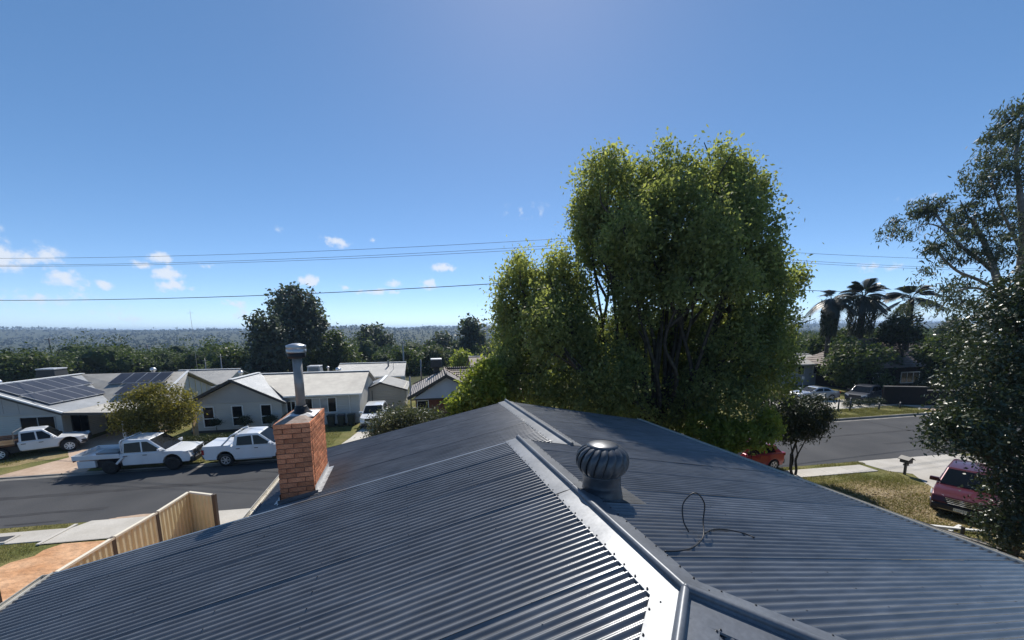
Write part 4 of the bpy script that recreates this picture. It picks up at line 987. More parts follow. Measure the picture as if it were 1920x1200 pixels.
# ------------------------------------------------------------------ vehicles (local x forward, y left, z up)
def arch_profile(top, L, xr, xf, R, zb=.30, cut=None):
    """closed side outline: top edge rear to front, then the sill with round wheel arches"""
    pts = list(top)
    def arch(xc, n=9):
        return [(xc + R * math.cos(math.pi * i / n), zb + max(0, R * math.sin(math.pi * i / n) * 1.08)) for i in range(n + 1)]
    pts += [(L - .12, zb)] + arch(xf) + (arch(xr) + [(.12, zb)] if cut is None else [(cut, zb)])
    return pts
wheel_cache = {}
def wheel(root, x, y, R, w=.24, side=1, rim='alloy', spokes=6):
    key = (R, w, rim, spokes)
    if key not in wheel_cache:
        t = MB().lathe([(R * .62, -w / 2 + .02), (R * .92, -w / 2), (R * .985, -w / 2 + .03), (R, -w / 4), (R, w / 4), (R * .985, w / 2 - .03), (R * .92, w / 2), (R * .62, w / 2 - .02)], 26, (0, 0, 0), 'Y').mesh('wheel', 'black_rubber', True)
        m = MB(); mm = {'alloy': 'aluminium', 'black': 'car_trim', 'white': 'white_paint'}[rim]
        m.lathe([(R * .63, w / 2 - .055), (R * .63, w / 2 - .005), (R * .56, w / 2 - .008), (R * .55, w / 2 - .06)], 24, (0, 0, 0), 'Y')
        m.lathe([(R * .14, w / 2 - .07), (R * .14, w / 2 - .01), (.005, w / 2 - .005)], 12, (0, 0, 0), 'Y')
        for k in range(spokes):
            a = 2 * math.pi * k / spokes
            m.bar((R * .1 * math.cos(a), w / 2 - .03, R * .1 * math.sin(a)), (R * .6 * math.cos(a), w / 2 - .025, R * .6 * math.sin(a)), R * .16, .03, (0, 1, 0))
        rm = m.mesh('rim', mm)
        dk = MB().lathe([(R * .6, w / 2 - .09), (R * .6, w / 2 - .065), (.005, w / 2 - .065)], 20, (0, 0, 0), 'Y').mesh('brake', 'car_trim')
        wheel_cache[key] = (t, rm, dk)
    t, rm, dk = wheel_cache[key]
    o = put('wheel', t, root); o.location = (x, y, R)
    if side < 0: o.rotation_euler = (0, 0, math.pi)
    put('rim', rm, o); put('brake_disc', dk, o)
    return o
def vehicle(name, label, cat, loc, rz, paint, L, Wd, top, xr, xf, R, cabin, side_windows, doors, wheel_r=None, rim='alloy', zb=.32, belt=None,
            cab_w=(.94, .76), rear_light='tall', hood_end=None, spokes=6, front_lamps=True, grille=(.55, .82), roof_rails=False, plate=None, rearglass=True, group=None, sill='car_trim', mirrors=True, arch_trim=False, cx=None, bumpers=True, cut=None):
    """top: upper outline of the lower body; cabin: closed outline of the glasshouse (rear base, roof rear, ..., front base)"""
    root = thing(name, label, cat, loc, rz, group)
    cx = L / 2 if cx is None else cx
    off = (cx, 0, 0); hw = Wd / 2
    def wf(x, z):
        t = abs(x - L / 2) / (L / 2)
        return hw * (1 - .10 * t ** 6) * (1 - .035 * max(0, (z - .75)) / .4 - .03 * max(0, .55 - z) / .3)
    MB(off).solid(arch_profile(top, L, xr, xf, R * 1.18, zb, cut), wf).build('body', paint, root, smooth=True, bevel=.075, seg=4, ang=24).modifiers[0].harden_normals = True
    # dark underbody
    MB(off).box(.25, L - .25, -hw * .82, hw * .82, zb - .08, zb + .32).build('underbody', 'car_trim', root)
    zlo = min(z for x, z in cabin); zhi = max(z for x, z in cabin)
    def cw(x, z):
        k = (z - zlo) / (zhi - zlo); return hw * (cab_w[0] + (cab_w[1] - cab_w[0]) * k)
    MB(off).solid(cabin, cw).build('cabin', paint, root, smooth=True, bevel=.085, seg=4, ang=20).modifiers[0].harden_normals = True
    def plate_on_side(name, poly, m, d=.008, parent=root, f=cw):
        for sgn in (1, -1):
            n = len(poly); mb = MB(off)
            mb.add([(x, sgn * (f(x, z) + d), z) for x, z in poly] + [(x, sgn * (f(x, z) - .03), z) for x, z in poly],
                   [tuple(range(n))[::sgn * -1 or 1]] + [(i, (i + 1) % n, (i + 1) % n + n, i + n) for i in range(n)])
            yield mb.build(name, m, parent)
    for poly in side_windows:
        list(plate_on_side('side_window', poly, 'glass'))
    # windscreen and rear window from the cabin outline
    def across(name, p, q, m, i0=.08, i1=.92, k=.9, out=.012):
        p0 = (p[0] + (q[0] - p[0]) * i0, p[1] + (q[1] - p[1]) * i0); p1 = (p[0] + (q[0] - p[0]) * i1, p[1] + (q[1] - p[1]) * i1)
        dx, dz = q[0] - p[0], q[1] - p[1]; l = math.hypot(dx, dz); nx, nz = -dz / l, dx / l
        if nz < 0: nx, nz = -nx, -nz
        mb = MB(off); vs = []
        for (x, z) in (p0, p1):
            w_ = cw(x, z) * k; vs += [(x + nx * out, w_, z + nz * out), (x + nx * out, -w_, z + nz * out)]
        mb.add(vs, [(0, 1, 3, 2)]); return mb.build(name, m, root)
    rb0, rb1, fr1, fr0 = cabin[0], cabin[1], cabin[-2], cabin[-1]
    across('windscreen', fr0, fr1, 'glass')
    if rearglass: across('rear_window', rb0, rb1, 'glass', .2, .9, .86)
    for d_ in doors:
        for o in plate_on_side('door', d_[0], paint, .010, root, wf):
            o.modifiers.new('bevel', 'BEVEL').width = .008
            sgn = 1 if o.data.vertices[0].co.y > 0 else -1
            hx, hz = d_[1]; y_ = sgn * (wf(hx, hz) + .02)
            MB(off).box(hx - .1, hx + .1, min(y_, y_ + sgn * .02), max(y_, y_ + sgn * .02), hz - .018, hz + .018).build('handle', 'car_trim' if paint in ('car_white',) else paint, o)
    R = wheel_r or R
    for x_ in (xr, xf):
        for sgn in (1, -1): wheel(root, x_ - cx, sgn * (hw - .125), R, .25, sgn, rim, spokes)
    if arch_trim:
        for x_ in (xr, xf):
            for sgn in (1, -1):
                mb = MB(off); n = 12; Ra = R * 1.2
                for i in range(n):
                    t0, t1 = math.pi * i / n, math.pi * (i + 1) / n
                    mb.bar((x_ + Ra * math.cos(t0), sgn * (hw - .01), zb + Ra * math.sin(t0)), (x_ + Ra * math.cos(t1), sgn * (hw - .01), zb + Ra * math.sin(t1)), .05, .06, (0, 1, 0))
                mb.build('wheel_arch', 'car_trim', root)
    zt = next(z for x, z in reversed(top))
    fz = hood_end or .85
    if front_lamps:
        for sgn in (1, -1):
            mb = MB(off); y0, y1 = sgn * hw * .55, sgn * hw * .93
            mb.add([(L - .05, y0, fz - .20), (L - .05, y0, fz - .04), (L - .16, y1, fz + .02), (L - .16, y1, fz - .14), (L - .34, sgn * hw * .985, fz + .0), (L - .34, sgn * hw * .985, fz - .1)], [(0, 1, 2, 3), (3, 2, 4, 5)])
            mb.build('headlight', 'lamp_clear', root)
        MB(off).box(L - .06, L - .005, -hw * .52, hw * .52, fz - .26, fz - .05).build('grille', 'car_trim', root)
    for sgn in (1, -1):
        if rear_light == 'tall': MB(off).box(-.006, .10, min(sgn * hw * .80, sgn * (hw * .93)), max(sgn * hw * .80, sgn * hw * .93), .78, 1.08).build('tail_light', 'lamp_red', root)
        elif rear_light == 'wide': MB(off).box(-.004, .14, min(sgn * hw * .52, sgn * (hw * .915)), max(sgn * hw * .52, sgn * hw * .915), .82, .98).build('tail_light', 'lamp_red', root)
        if mirrors:
            x_ = fr0[0] - .25; z_ = fr0[1] + .08
            mb = MB(off); mb.box(x_ - .06, x_ + .07, min(sgn * hw * .9, sgn * (hw + .2)), max(sgn * hw * .9, sgn * (hw + .2)), z_ - .03, z_ + .15); mb.build('mirror', paint, root, bevel=.03)
    if bumpers:
        MB(off).box(-.05, .14, -hw * .86, hw * .86, zb + .06, zb + .30).build('bumper', sill, root, bevel=.03)
        MB(off).box(L - .14, L + .03, -hw * .82, hw * .82, zb - .04, zb + .2).build('bumper', sill, root, bevel=.03)
    if plate:
        MB(off).box(L + .026, L + .036, -.19, .19, zb + .06, zb + .18).build('number_plate', 'plate_white', root)
    return root, off
def rzd(d): return math.atan2(d[1], d[0])

# white dual-cab utility with a flat tray, bull bar and side boxes
L = 5.35
top = [(1.74, 1.10), (1.80, 1.14), (3.95, 1.17), (4.80, 1.12), (5.12, 1.04), (5.22, .70)]
cab = [(1.76, 1.12), (1.84, 1.86), (2.12, 1.92), (3.12, 1.90), (4.05, 1.16)]
wins = [[(1.96, 1.20), (1.98, 1.72), (2.74, 1.77), (2.80, 1.20)], [(2.88, 1.20), (2.82, 1.77), (3.10, 1.76), (3.80, 1.24), (3.76, 1.20)]]
doors = [([(1.90, .52), (1.90, 1.10), (2.82, 1.12), (2.82, .52)], (2.05, 1.03)), ([(2.86, .52), (2.86, 1.12), (3.86, 1.13), (3.82, .52)], (3.0, 1.03))]
def ute_outline(): return None
hil, ho = vehicle('utility_truck', 'white dual-cab utility with flat tray, side toolboxes and black bull bar', 'utility truck', W(-16.8, 26.1, .06), TH, 'car_white', 5.25, 1.83,
                  top, 2.75 - 1.55 - .0 + .0, 4.30, .40, cab, wins, doors, wheel_r=.40, rim='black', zb=.46, rear_light='none', hood_end=1.08, spokes=6, rearglass=True, sill='car_trim', bumpers=False, cut=1.84)
# (the body outline above starts at the cab; the chassis and tray follow)
MB(ho).box(-.25, 1.95, -.45, .45, .55, .72).build('chassis', 'car_trim', hil)
tr = MB(ho).box(-.45, 1.78, -.92, .92, .93, 1.0).build('tray_floor', 'aluminium', hil)
for sgn in (1, -1):
    MB(ho).box(-.45, 1.78, min(sgn * .90, sgn * .93), max(sgn * .90, sgn * .93), .94, 1.20).build('tray_side', 'car_white', hil, bevel=.01)
    MB(ho).box(-.30, .55, min(sgn * .62, sgn * .90), max(sgn * .62, sgn * .90), .46, .86).build('tool_box', 'car_white', hil, bevel=.02)
    MB(ho).box(-.47, -.43, min(sgn * .72, sgn * .9), max(sgn * .72, sgn * .9), .84, .98).build('tail_light', 'lamp_red', hil)
    MB(ho).bar((1.95, sgn * .86, 1.0), (1.62, sgn * .88, .62), .10, .28, (0, 1, 0)).build('mudguard', 'car_white', hil)
MB(ho).box(-.48, -.455, -.92, .92, .94, 1.20).build('tailgate', 'car_white', hil)
mb = MB(ho)
for sgn in (1, -1): mb.tube([(1.86, sgn * .86, .9), (1.86, sgn * .84, 1.86), (1.9, sgn * .78, 1.93)], .035, 8)
mb.tube([(1.9, -.78, 1.93), (1.9, .78, 1.93)], .035, 8)
for zz_ in (1.2, 1.38, 1.56): mb.tube([(1.86, -.84, zz_), (1.86, .84, zz_)], .02, 6)
mb.build('headboard', 'car_white', hil, smooth=True)
mb = MB(ho)
for sgn in (1, -1): mb.tube([(5.22, sgn * .82, .62), (5.42, sgn * .80, .72), (5.44, sgn * .62, 1.10), (5.36, sgn * .34, 1.16)], .035, 8)
mb.tube([(5.36, -.34, 1.16), (5.36, .34, 1.16)], .035, 8)
for sgn in (1, -1): mb.tube([(5.42, sgn * .34, .65), (5.38, sgn * .34, 1.16)], .03, 8)
mb.tube([(5.45, -.62, .92), (5.46, 0, .93), (5.45, .62, .92)], .025, 8)
mb.build('bull_bar', 'car_trim', hil, smooth=True)
MB(ho).box(5.18, 5.46, -.86, .86, .44, .72).build('bumper', 'car_trim', hil, bevel=.05)
MB(ho).box(5.462, 5.472, -.19, .19, .60, .71).build('number_plate', 'plate_white', hil)
mb = MB(ho); mb.bar((2.9, .78, 1.86), (4.0, .95, 2.18), .05, .06); 
MB(ho).box(.2, 1.3, -.3, .35, 1.0, 1.12).build('tray_load', 'steel_grey', hil, bevel=.03)

hil.rotation_euler.x = .055
# white dual-cab utility with tub, hard lid and sports bar
top = [(0, .72), (.02, 1.20), (.06, 1.24), (1.55, 1.24), (1.62, 1.20), (3.90, 1.20), (4.80, 1.15), (5.20, 1.05), (5.30, .70)]
cab = [(1.60, 1.18), (1.76, 1.84), (2.06, 1.93), (3.05, 1.92), (3.98, 1.19)]
wins = [[(1.86, 1.26), (1.92, 1.75), (2.66, 1.80), (2.72, 1.26)], [(2.80, 1.26), (2.74, 1.80), (3.04, 1.79), (3.72, 1.29), (3.68, 1.26)]]
doors = [([(1.80, .54), (1.72, 1.14), (2.72, 1.16), (2.76, .54)], (1.95, 1.07)), ([(2.80, .54), (2.78, 1.16), (3.80, 1.15), (3.80, .54)], (2.94, 1.07))]
ran, ro = vehicle('utility_truck', 'white dual-cab utility with closed tub lid and curved sports bar', 'utility truck', W(-10.9, 26.05, .06), TH, 'car_white', 5.35, 1.86,
                  top, 1.22, 4.40, .40, cab, wins, doors, wheel_r=.40, rim='alloy', zb=.44, rear_light='tall', hood_end=1.08, spokes=6, arch_trim=False)
MB(ro).box(.04, 1.56, -.84, .84, 1.241, 1.28).build('tub_lid', 'car_white', ran, bevel=.02)
mb = MB(ro)
for sgn in (1, -1): mb.tube(catmull([(1.05, sgn * .80, 1.26), (1.38, sgn * .78, 1.58), (1.6, sgn * .74, 1.84), (1.95, sgn * .68, 1.95)], 5), [.05] * 16, 8)
mb.tube([(1.6, -.74, 1.84), (1.6, .74, 1.84)], .04, 8)
mb.build('sports_bar', 'car_white', ran, smooth=True)
for sgn in (1, -1): MB(ro).box(1.75, 3.75, min(sgn * .84, sgn * 1.0), max(sgn * .84, sgn * 1.0), .40, .46).build('side_step', 'aluminium', ran)

ran.rotation_euler.x = .055
# old white utility with rusty timber tray on the lawn
top = [(1.9, 1.02), (2.0, 1.03), (3.7, 1.06), (4.7, .98), (4.95, .88), (5.0, .6)]
cab = [(1.98, 1.0), (2.02, 1.70), (2.3, 1.74), (3.05, 1.72), (3.72, 1.04)]
wins = [[(2.12, 1.08), (2.12, 1.58), (2.68, 1.60), (2.74, 1.08)], [(2.82, 1.08), (2.76, 1.60), (3.02, 1.60), (3.5, 1.12), (3.46, 1.08)]]
doors = [([(2.06, .50), (2.06, .98), (2.78, 1.0), (2.78, .5)], (2.2, .9)), ([(2.82, .5), (2.82, 1.0), (3.62, 1.0), (3.62, .5)], (2.95, .9))]
old, oo = vehicle('utility_truck', 'old white utility with rusty tray and raw timber boards on the lawn', 'utility truck', W(-26.4, 31.05), TH + math.radians(28), 'car_white', 5.05, 1.78,
                  top, 1.15, 4.15, .40, cab, wins, doors, wheel_r=.39, rim='white', zb=.46, rear_light='none', hood_end=.98, spokes=8, bumpers=False, cut=2.0)
MB(oo).box(-.35, 1.95, -.4, .4, .55, .75).build('chassis', 'car_trim', old)
MB(oo).box(-.6, 1.85, -.95, .95, .86, .98).build('tray_floor', 'rust_tray', old)
for sgn in (1, -1):
    for k in range(3): MB(oo).box(-.58 if sgn > 0 else .75, 1.84, min(sgn * .93, sgn * .96), max(sgn * .93, sgn * .96), .99 + k * .10, 1.075 + k * .10).build('tray_board', 'raw_timber' if sgn < 0 else 'rust_tray', old)
    MB(oo).box(-.55, .75, min(sgn * .93, sgn * .95), max(sgn * .93, sgn * .95), .98, 1.2).build('tray_side', 'rust_tray', old)
    MB(oo).box(.72, .80, min(sgn * .90, sgn * .99), max(sgn * .90, sgn * .99), .4, .8).build('mudflap', 'raw_timber', old)
MB(oo).box(-.62, -.58, -.95, .95, .92, 1.16).build('tailgate', 'rust_tray', old)
mb = MB(oo)
for sgn in (1, -1): mb.tube([(1.83, sgn * .85, .95), (1.83, sgn * .85, 1.72)], .03, 6)
for zz_ in (1.3, 1.72): mb.tube([(1.83, -.85, zz_), (1.83, .85, zz_)], .025, 6)
mb.build('headboard', 'steel_grey', old)
MB(oo).box(3.9, 5.0, -.85, .85, .5, .75).build('bumper', 'car_trim', old, bevel=.04)
MB(oo).bar((2.1, -.92, .5), (3.7, -.92, .5), .08, .06).build('side_step', 'aluminium', old)

# family SUV shapes
def suv(name, label, loc, rz, paint, **k):
    top = [(0, .62), (.02, 1.00), (.12, 1.06), (1.0, 1.08), (3.3, 1.04), (4.25, .98), (4.52, .84), (4.62, .60)]
    cab = [(.14, 1.04), (.42, 1.58), (.75, 1.66), (1.7, 1.70), (2.55, 1.64), (3.42, 1.02)]
    wins = [[(.46, 1.14), (.62, 1.48), (1.05, 1.55), (1.12, 1.12)], [(1.20, 1.11), (1.14, 1.55), (1.95, 1.58), (2.00, 1.09)], [(2.08, 1.09), (2.03, 1.58), (2.48, 1.55), (3.12, 1.08)]]
    doors = [([(1.16, .62), (1.12, 1.03), (2.02, 1.02), (2.04, .48), (1.3, .48)], (1.35, .95)), ([(2.08, .48), (2.06, 1.02), (3.05, .99), (3.05, .48)], (2.25, .93))]
    kw = dict(wheel_r=.355, zb=.30, rear_light='tall', hood_end=.90, spokes=5); kw.update(k)
    return vehicle(name, label, 'car', loc, rz, paint, 4.65, 1.88, top, .92, 3.72, .355, cab, wins, doors, **kw)
fr = P(1797, 978, 14.9); fr.z = 0
bk_ = Vector((fr.x, fr.y, 0)).normalized(); bk_ = Matrix.Rotation(math.radians(-4.0), 3, 'Z') @ bk_
ctr = fr + bk_ * 2.33
sred, so = suv('parked_car', 'dark red family SUV facing the roof, half hidden by the glossy tree', ctr, rzd(-bk_), 'car_red', plate=True, front_lamps=False, bumpers=False)
hw = .94; L = 4.65
for sgn in (1, -1):
    mb = MB(so); mb.add([(L - .10, sgn * .50, .76), (L - .17, sgn * .52, .87), (L - .42, sgn * .90, .96), (L - .30, sgn * .925, .82), (L - .62, sgn * .945, .97), (L - .5, sgn * .95, .88)], [(0, 1, 2, 3), (3, 2, 4, 5)]); mb.build('headlight', 'lamp_clear', sred)
    mb = MB(so); mb.tube([(L - .22, sgn * .90, .66), (L - .16, sgn * .87, .52), (L - .05, sgn * .66, .47)], .022, 6); mb.build('fog_light_trim', 'chrome', sred, smooth=True)
mb = MB(so); mb.add([(L - .16, -.5, .84), (L - .16, .5, .84), (L + .0, .36, .58), (L + .0, -.36, .58), (L - .05, -.5, .70), (L - .05, .5, .70)], [(0, 1, 5, 4), (4, 5, 2, 3)]); gr_ = mb.build('grille', 'car_trim', sred)
for k in range(4):
    x_ = L - .13 + k * .035; MB(so).bar((x_ + .02, -.46 + k * .03, .80 - k * .06), (x_ + .02, .46 - k * .03, .80 - k * .06), .02, .018).build('grille_bar', 'chrome', gr_)
mb = MB(so); mb.tube(catmull([(L - .075, -.08, .80), (L - .075, -.05, .72), (L - .07, 0, .76), (L - .075, .05, .80), (L - .07, .08, .72)], 5), .008, 6); mb.build('badge', 'chrome', gr_)
MB(so).box(L - .22, L + .03, -.84, .84, .26, .56).build('bumper', 'car_trim', sred, bevel=.06)
MB(so).bar((L + .035, -.62, .34), (L + .035, .62, .34), .02, .015).build('bumper_strip', 'chrome', sred)
for k, ch in enumerate('CVCE80'):
    tcu = bpy.data.curves.new('plate_text', 'FONT'); tcu.body = ch; tcu.size = .085; tcu.extrude = .001; tcu.align_x = 'CENTER'
    to = bpy.data.objects.new('plate_text', tcu); COL.objects.link(to)
    dg_ = bpy.context.evaluated_depsgraph_get(); me_ = bpy.data.meshes.new_from_object(to.evaluated_get(dg_)); bpy.data.objects.remove(to)
    me_.materials.clear(); me_.materials.append(MATS['car_dark'])
    o = put('plate_letter', me_, sred); o.location = (L + .038 - so[0], -.145 + k * .058, .39); o.rotation_euler = (math.radians(90), 0, math.radians(90))
suv('parked_car', 'white four-wheel drive in the drive beside the grey house, partly behind the olive shrub', W(-5.15, 34.6), TH - math.pi / 2, 'car_white', plate=True, hood_end=.95)
suv('parked_car', 'dark blue-black wagon parked beside the silver sedan', W(45.2, 32.3), TH + math.pi + .32, 'car_dark')
# scarlet hatch under the big tree
top = [(0, .58), (.03, .92), (.12, .98), (.9, 1.0), (2.9, .96), (3.8, .88), (4.05, .75), (4.15, .55)]
cab = [(.12, .96), (.55, 1.40), (.95, 1.46), (1.6, 1.48), (2.2, 1.44), (3.05, .94)]
wins = [[(.66, 1.04), (.80, 1.34), (1.3, 1.38), (1.36, 1.02)], [(1.44, 1.02), (1.38, 1.38), (2.12, 1.36), (2.75, 1.0)]]
doors = [([(1.1, .62), (1.06, .95), (1.72, .94), (1.72, .45), (1.25, .45)], (1.22, .88)), ([(1.76, .45), (1.76, .94), (2.72, .91), (2.72, .45)], (1.9, .86))]
vehicle('parked_car', 'bright red hatchback parked at the road edge under the big leafy tree', 'car', W(17.15, 18.15), TH + math.pi, 'car_scarlet', 4.2, 1.74, top, .78, 3.35, .32, cab, wins, doors, zb=.26, rear_light='wide', hood_end=.8, spokes=5)
# silver sedan
top = [(0, .62), (.03, .98), (.15, 1.02), (1.0, 1.02), (3.2, .96), (4.2, .86), (4.5, .72), (4.6, .52)]
cab = [(.55, .99), (1.25, 1.38), (1.7, 1.44), (2.1, 1.44), (2.5, 1.40), (3.35, .94)]
wins = [[(1.02, 1.06), (1.35, 1.32), (1.85, 1.35), (1.9, 1.03)], [(1.98, 1.03), (1.92, 1.35), (2.42, 1.33), (3.0, 1.0)]]
doors = [([(1.25, .62), (1.2, .98), (1.98, .96), (1.98, .45), (1.4, .45)], (1.36, .9)), ([(2.02, .45), (2.02, .96), (3.0, .92), (3.0, .45)], (2.18, .88))]
vehicle('parked_car', 'silver sedan parked beyond the roadside posts', 'car', W(40.9, 34.2), TH + math.pi - .15, 'car_silver', 4.65, 1.8, top, .95, 3.65, .33, cab, wins, doors, zb=.28, rear_light='wide', hood_end=.8, spokes=5)

# ------------------------------------------------------------------ vegetation
def leaf_mesh(name, m, pos, nrm_bias, size, aspect, rng, tint, droop=0.3, jitter=.35):
    """one kite-shaped face per leaf"""
    n = len(pos)
    nv = rng.normal(size=(n, 3)) * .8 + nrm_bias
    nv /= np.linalg.norm(nv, axis=1)[:, None] + 1e-9
    lv = rng.normal(size=(n, 3)); lv[:, 2] -= droop * 2
    lv -= (lv * nv).sum(1)[:, None] * nv; lv /= np.linalg.norm(lv, axis=1)[:, None] + 1e-9
    wv = np.cross(nv, lv)
    s = size * (1 + jitter * rng.uniform(-1, 1, n))[:, None]
    h = lv * s * .5; w = wv * s * aspect * .5
    V = np.empty((n, 4, 3)); V[:, 0] = pos - h; V[:, 1] = pos + w - h * .15; V[:, 2] = pos + h; V[:, 3] = pos - w - h * .15
    me = bpy.data.meshes.new(name)
    me.vertices.add(4 * n); me.vertices.foreach_set('co', V.reshape(-1).astype(np.float32))
    me.loops.add(4 * n); me.loops.foreach_set('vertex_index', np.arange(4 * n, dtype=np.int32))
    me.polygons.add(n); me.polygons.foreach_set('loop_start', np.arange(0, 4 * n, 4, dtype=np.int32))
    me.polygons.foreach_set('loop_total', np.full(n, 4, dtype=np.int32))
    ca = me.color_attributes.new('tint', 'FLOAT_COLOR', 'POINT')
    t4 = np.repeat(np.clip(tint, 0, 1), 4); c = np.ones((4 * n, 4), np.float32); c[:, :3] = t4[:, None]
    ca.data.foreach_set('color', c.reshape(-1))
    me.update(calc_edges=True); me.materials.append(MATS[m])
    return me
def clumps(lobes, ncl, per, cr, rng, fill=.5, flat=.8, tilt=.25):
    """leaf positions: clumps through each lobe's volume, denser near its skin. lobes: (x,y,z,rx,ry,rz[,tint])"""
    lb = np.array([l[:6] for l in lobes], float); tn = np.array([l[6] if len(l) > 6 else 0 for l in lobes])
    wt = lb[:, 3] * lb[:, 4] + lb[:, 4] * lb[:, 5] + lb[:, 3] * lb[:, 5]; wt /= wt.sum()
    k = rng.choice(len(lb), ncl, p=wt)
    d = rng.normal(size=(ncl, 3)); d /= np.linalg.norm(d, axis=1)[:, None]
    r = fill + (1 - fill) * np.sqrt(rng.uniform(0, 1, ncl)) + rng.normal(0, .05, ncl)
    c = lb[k, :3] + d * r[:, None] * lb[k, 3:6]
    off = rng.normal(size=(ncl, per, 3)) * (cr * rng.uniform(.55, 1.35, ncl))[:, None, None]; off[:, :, 2] *= flat
    pos = (c[:, None, :] + off).reshape(-1, 3)
    out = np.repeat(d, per, axis=0) * .5; out[:, 2] += tilt
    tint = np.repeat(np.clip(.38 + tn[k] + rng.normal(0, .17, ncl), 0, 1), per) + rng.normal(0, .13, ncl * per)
    return pos, out, tint
def limb(mb, p, q, r0, r1, rng, bend=.12, n=6, k=8):
    p, q = Vector(p), Vector(q); L = (q - p).length
    o1 = Vector(rng.normal(size=3)) * bend * L * .5; o2 = Vector(rng.normal(size=3)) * bend * L * .4
    pts = catmull([p, p.lerp(q, .35) + o1, p.lerp(q, .7) + o2, q], 4)
    m = len(pts); mb.tube(pts, [r0 + (r1 - r0) * i / (m - 1) for i in range(m)], k)
    return pts
def tree(name, label, base, lobes, m, ncl, per, cr, leaf, aspect, seed, bark='bark', trunk_r=.2, fork=.3, group=None, cat='tree', fill=.5, droop=.3, limbs=None, tilt=.25, flat=.8, stems=1, crown='crown', jitter=.35):
    """base: ground point; lobes in world coordinates"""
    rng = np.random.RandomState(seed)
    root = thing(name, label, cat, base, 0, group); b = Vector(base)
    L_ = [(l[0] - b.x, l[1] - b.y, l[2] - b.z) + tuple(l[3:]) for l in lobes]
    pos, out, tint = clumps(L_, ncl, per, cr, rng, fill, flat, tilt)
    put(crown, leaf_mesh(crown, m, pos, out, leaf, aspect, rng, tint, droop, jitter), root)
    mb = MB(); top = max(l[2] + l[5] * .3 for l in L_)
    cxm = np.mean([l[0] for l in L_]); cym = np.mean([l[1] for l in L_])
    for s_ in range(stems):
        dx, dy = (rng.normal(0, .25, 2) if stems > 1 else (0, 0))
        f = Vector((cxm * fork + dx, cym * fork + dy, top * fork))
        limb(mb, (dx * .4, dy * .4, -.1), f, trunk_r / (stems ** .5), trunk_r * .75 / (stems ** .5), rng, .06, k=10)
        for l in (L_[s_::stems] if limbs is None else L_[s_:limbs:stems]):
            e = Vector((l[0], l[1], l[2] + l[5] * .25)); pts_ = limb(mb, f, e, trunk_r * .5 / (stems ** .5), trunk_r * .1, rng, .10, k=7)
            for _ in range(3):
                i = rng.randint(len(pts_) // 2, len(pts_)); q = Vector((l[0], l[1], l[2])) + Vector(rng.normal(size=3)) * .6 * (l[3] + l[5]) * .5
                limb(mb, pts_[i], q, trunk_r * .16, trunk_r * .04, rng, .1, k=5)
    mb.build('trunk', bark, root, smooth=True)
    return root
def lob(u, v, D, ru, rv, tint=0.0, rd=None):
    p = P(u, v, D); s = D / FPX
    return (p.x, p.y, p.z, ru * s, (rd if rd else (ru + rv) * .5) * s, rv * s, tint)

# the big leafy tree behind the roof
D0 = 16.8
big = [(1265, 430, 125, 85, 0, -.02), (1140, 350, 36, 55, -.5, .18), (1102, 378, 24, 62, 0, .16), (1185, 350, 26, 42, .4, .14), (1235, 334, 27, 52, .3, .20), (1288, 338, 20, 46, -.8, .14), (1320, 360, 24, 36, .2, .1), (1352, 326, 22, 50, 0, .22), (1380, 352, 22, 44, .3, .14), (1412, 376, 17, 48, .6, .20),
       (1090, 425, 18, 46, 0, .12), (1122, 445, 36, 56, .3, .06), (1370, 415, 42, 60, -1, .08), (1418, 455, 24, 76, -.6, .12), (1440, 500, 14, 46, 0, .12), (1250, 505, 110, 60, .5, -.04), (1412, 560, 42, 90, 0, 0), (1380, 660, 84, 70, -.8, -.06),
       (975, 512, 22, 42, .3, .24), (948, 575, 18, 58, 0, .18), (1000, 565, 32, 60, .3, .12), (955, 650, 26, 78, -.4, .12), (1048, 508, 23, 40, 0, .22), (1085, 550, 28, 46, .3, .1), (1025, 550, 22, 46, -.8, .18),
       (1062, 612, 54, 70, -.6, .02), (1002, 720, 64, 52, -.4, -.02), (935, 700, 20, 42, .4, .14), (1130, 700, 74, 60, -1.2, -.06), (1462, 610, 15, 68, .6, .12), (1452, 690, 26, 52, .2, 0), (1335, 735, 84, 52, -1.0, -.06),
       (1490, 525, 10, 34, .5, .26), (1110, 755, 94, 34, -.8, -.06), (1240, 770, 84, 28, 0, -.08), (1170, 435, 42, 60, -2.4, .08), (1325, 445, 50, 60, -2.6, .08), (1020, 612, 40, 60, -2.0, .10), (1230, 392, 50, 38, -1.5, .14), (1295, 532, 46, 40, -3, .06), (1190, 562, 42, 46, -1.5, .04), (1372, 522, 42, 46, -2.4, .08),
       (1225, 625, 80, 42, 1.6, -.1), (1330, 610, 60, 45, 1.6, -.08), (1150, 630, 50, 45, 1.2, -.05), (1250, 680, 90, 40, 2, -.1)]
bl = [lob(u, v, D0 + dd, ru, rv, t, min(150, (ru + rv) * .62)) for (u, v, ru, rv, dd, t) in big]  # tint paints light and shade: paler top lobes, darker low and rear ones
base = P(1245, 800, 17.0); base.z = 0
tree('broadleaf_tree', 'very large dense green tree with rounded lobes behind the steel roof', base, bl, 'leaf_laurel', 4600, 50, .21, .155, .5, 1, trunk_r=.40, fork=.22, fill=.42, stems=4, droop=.45, flat=1.25)
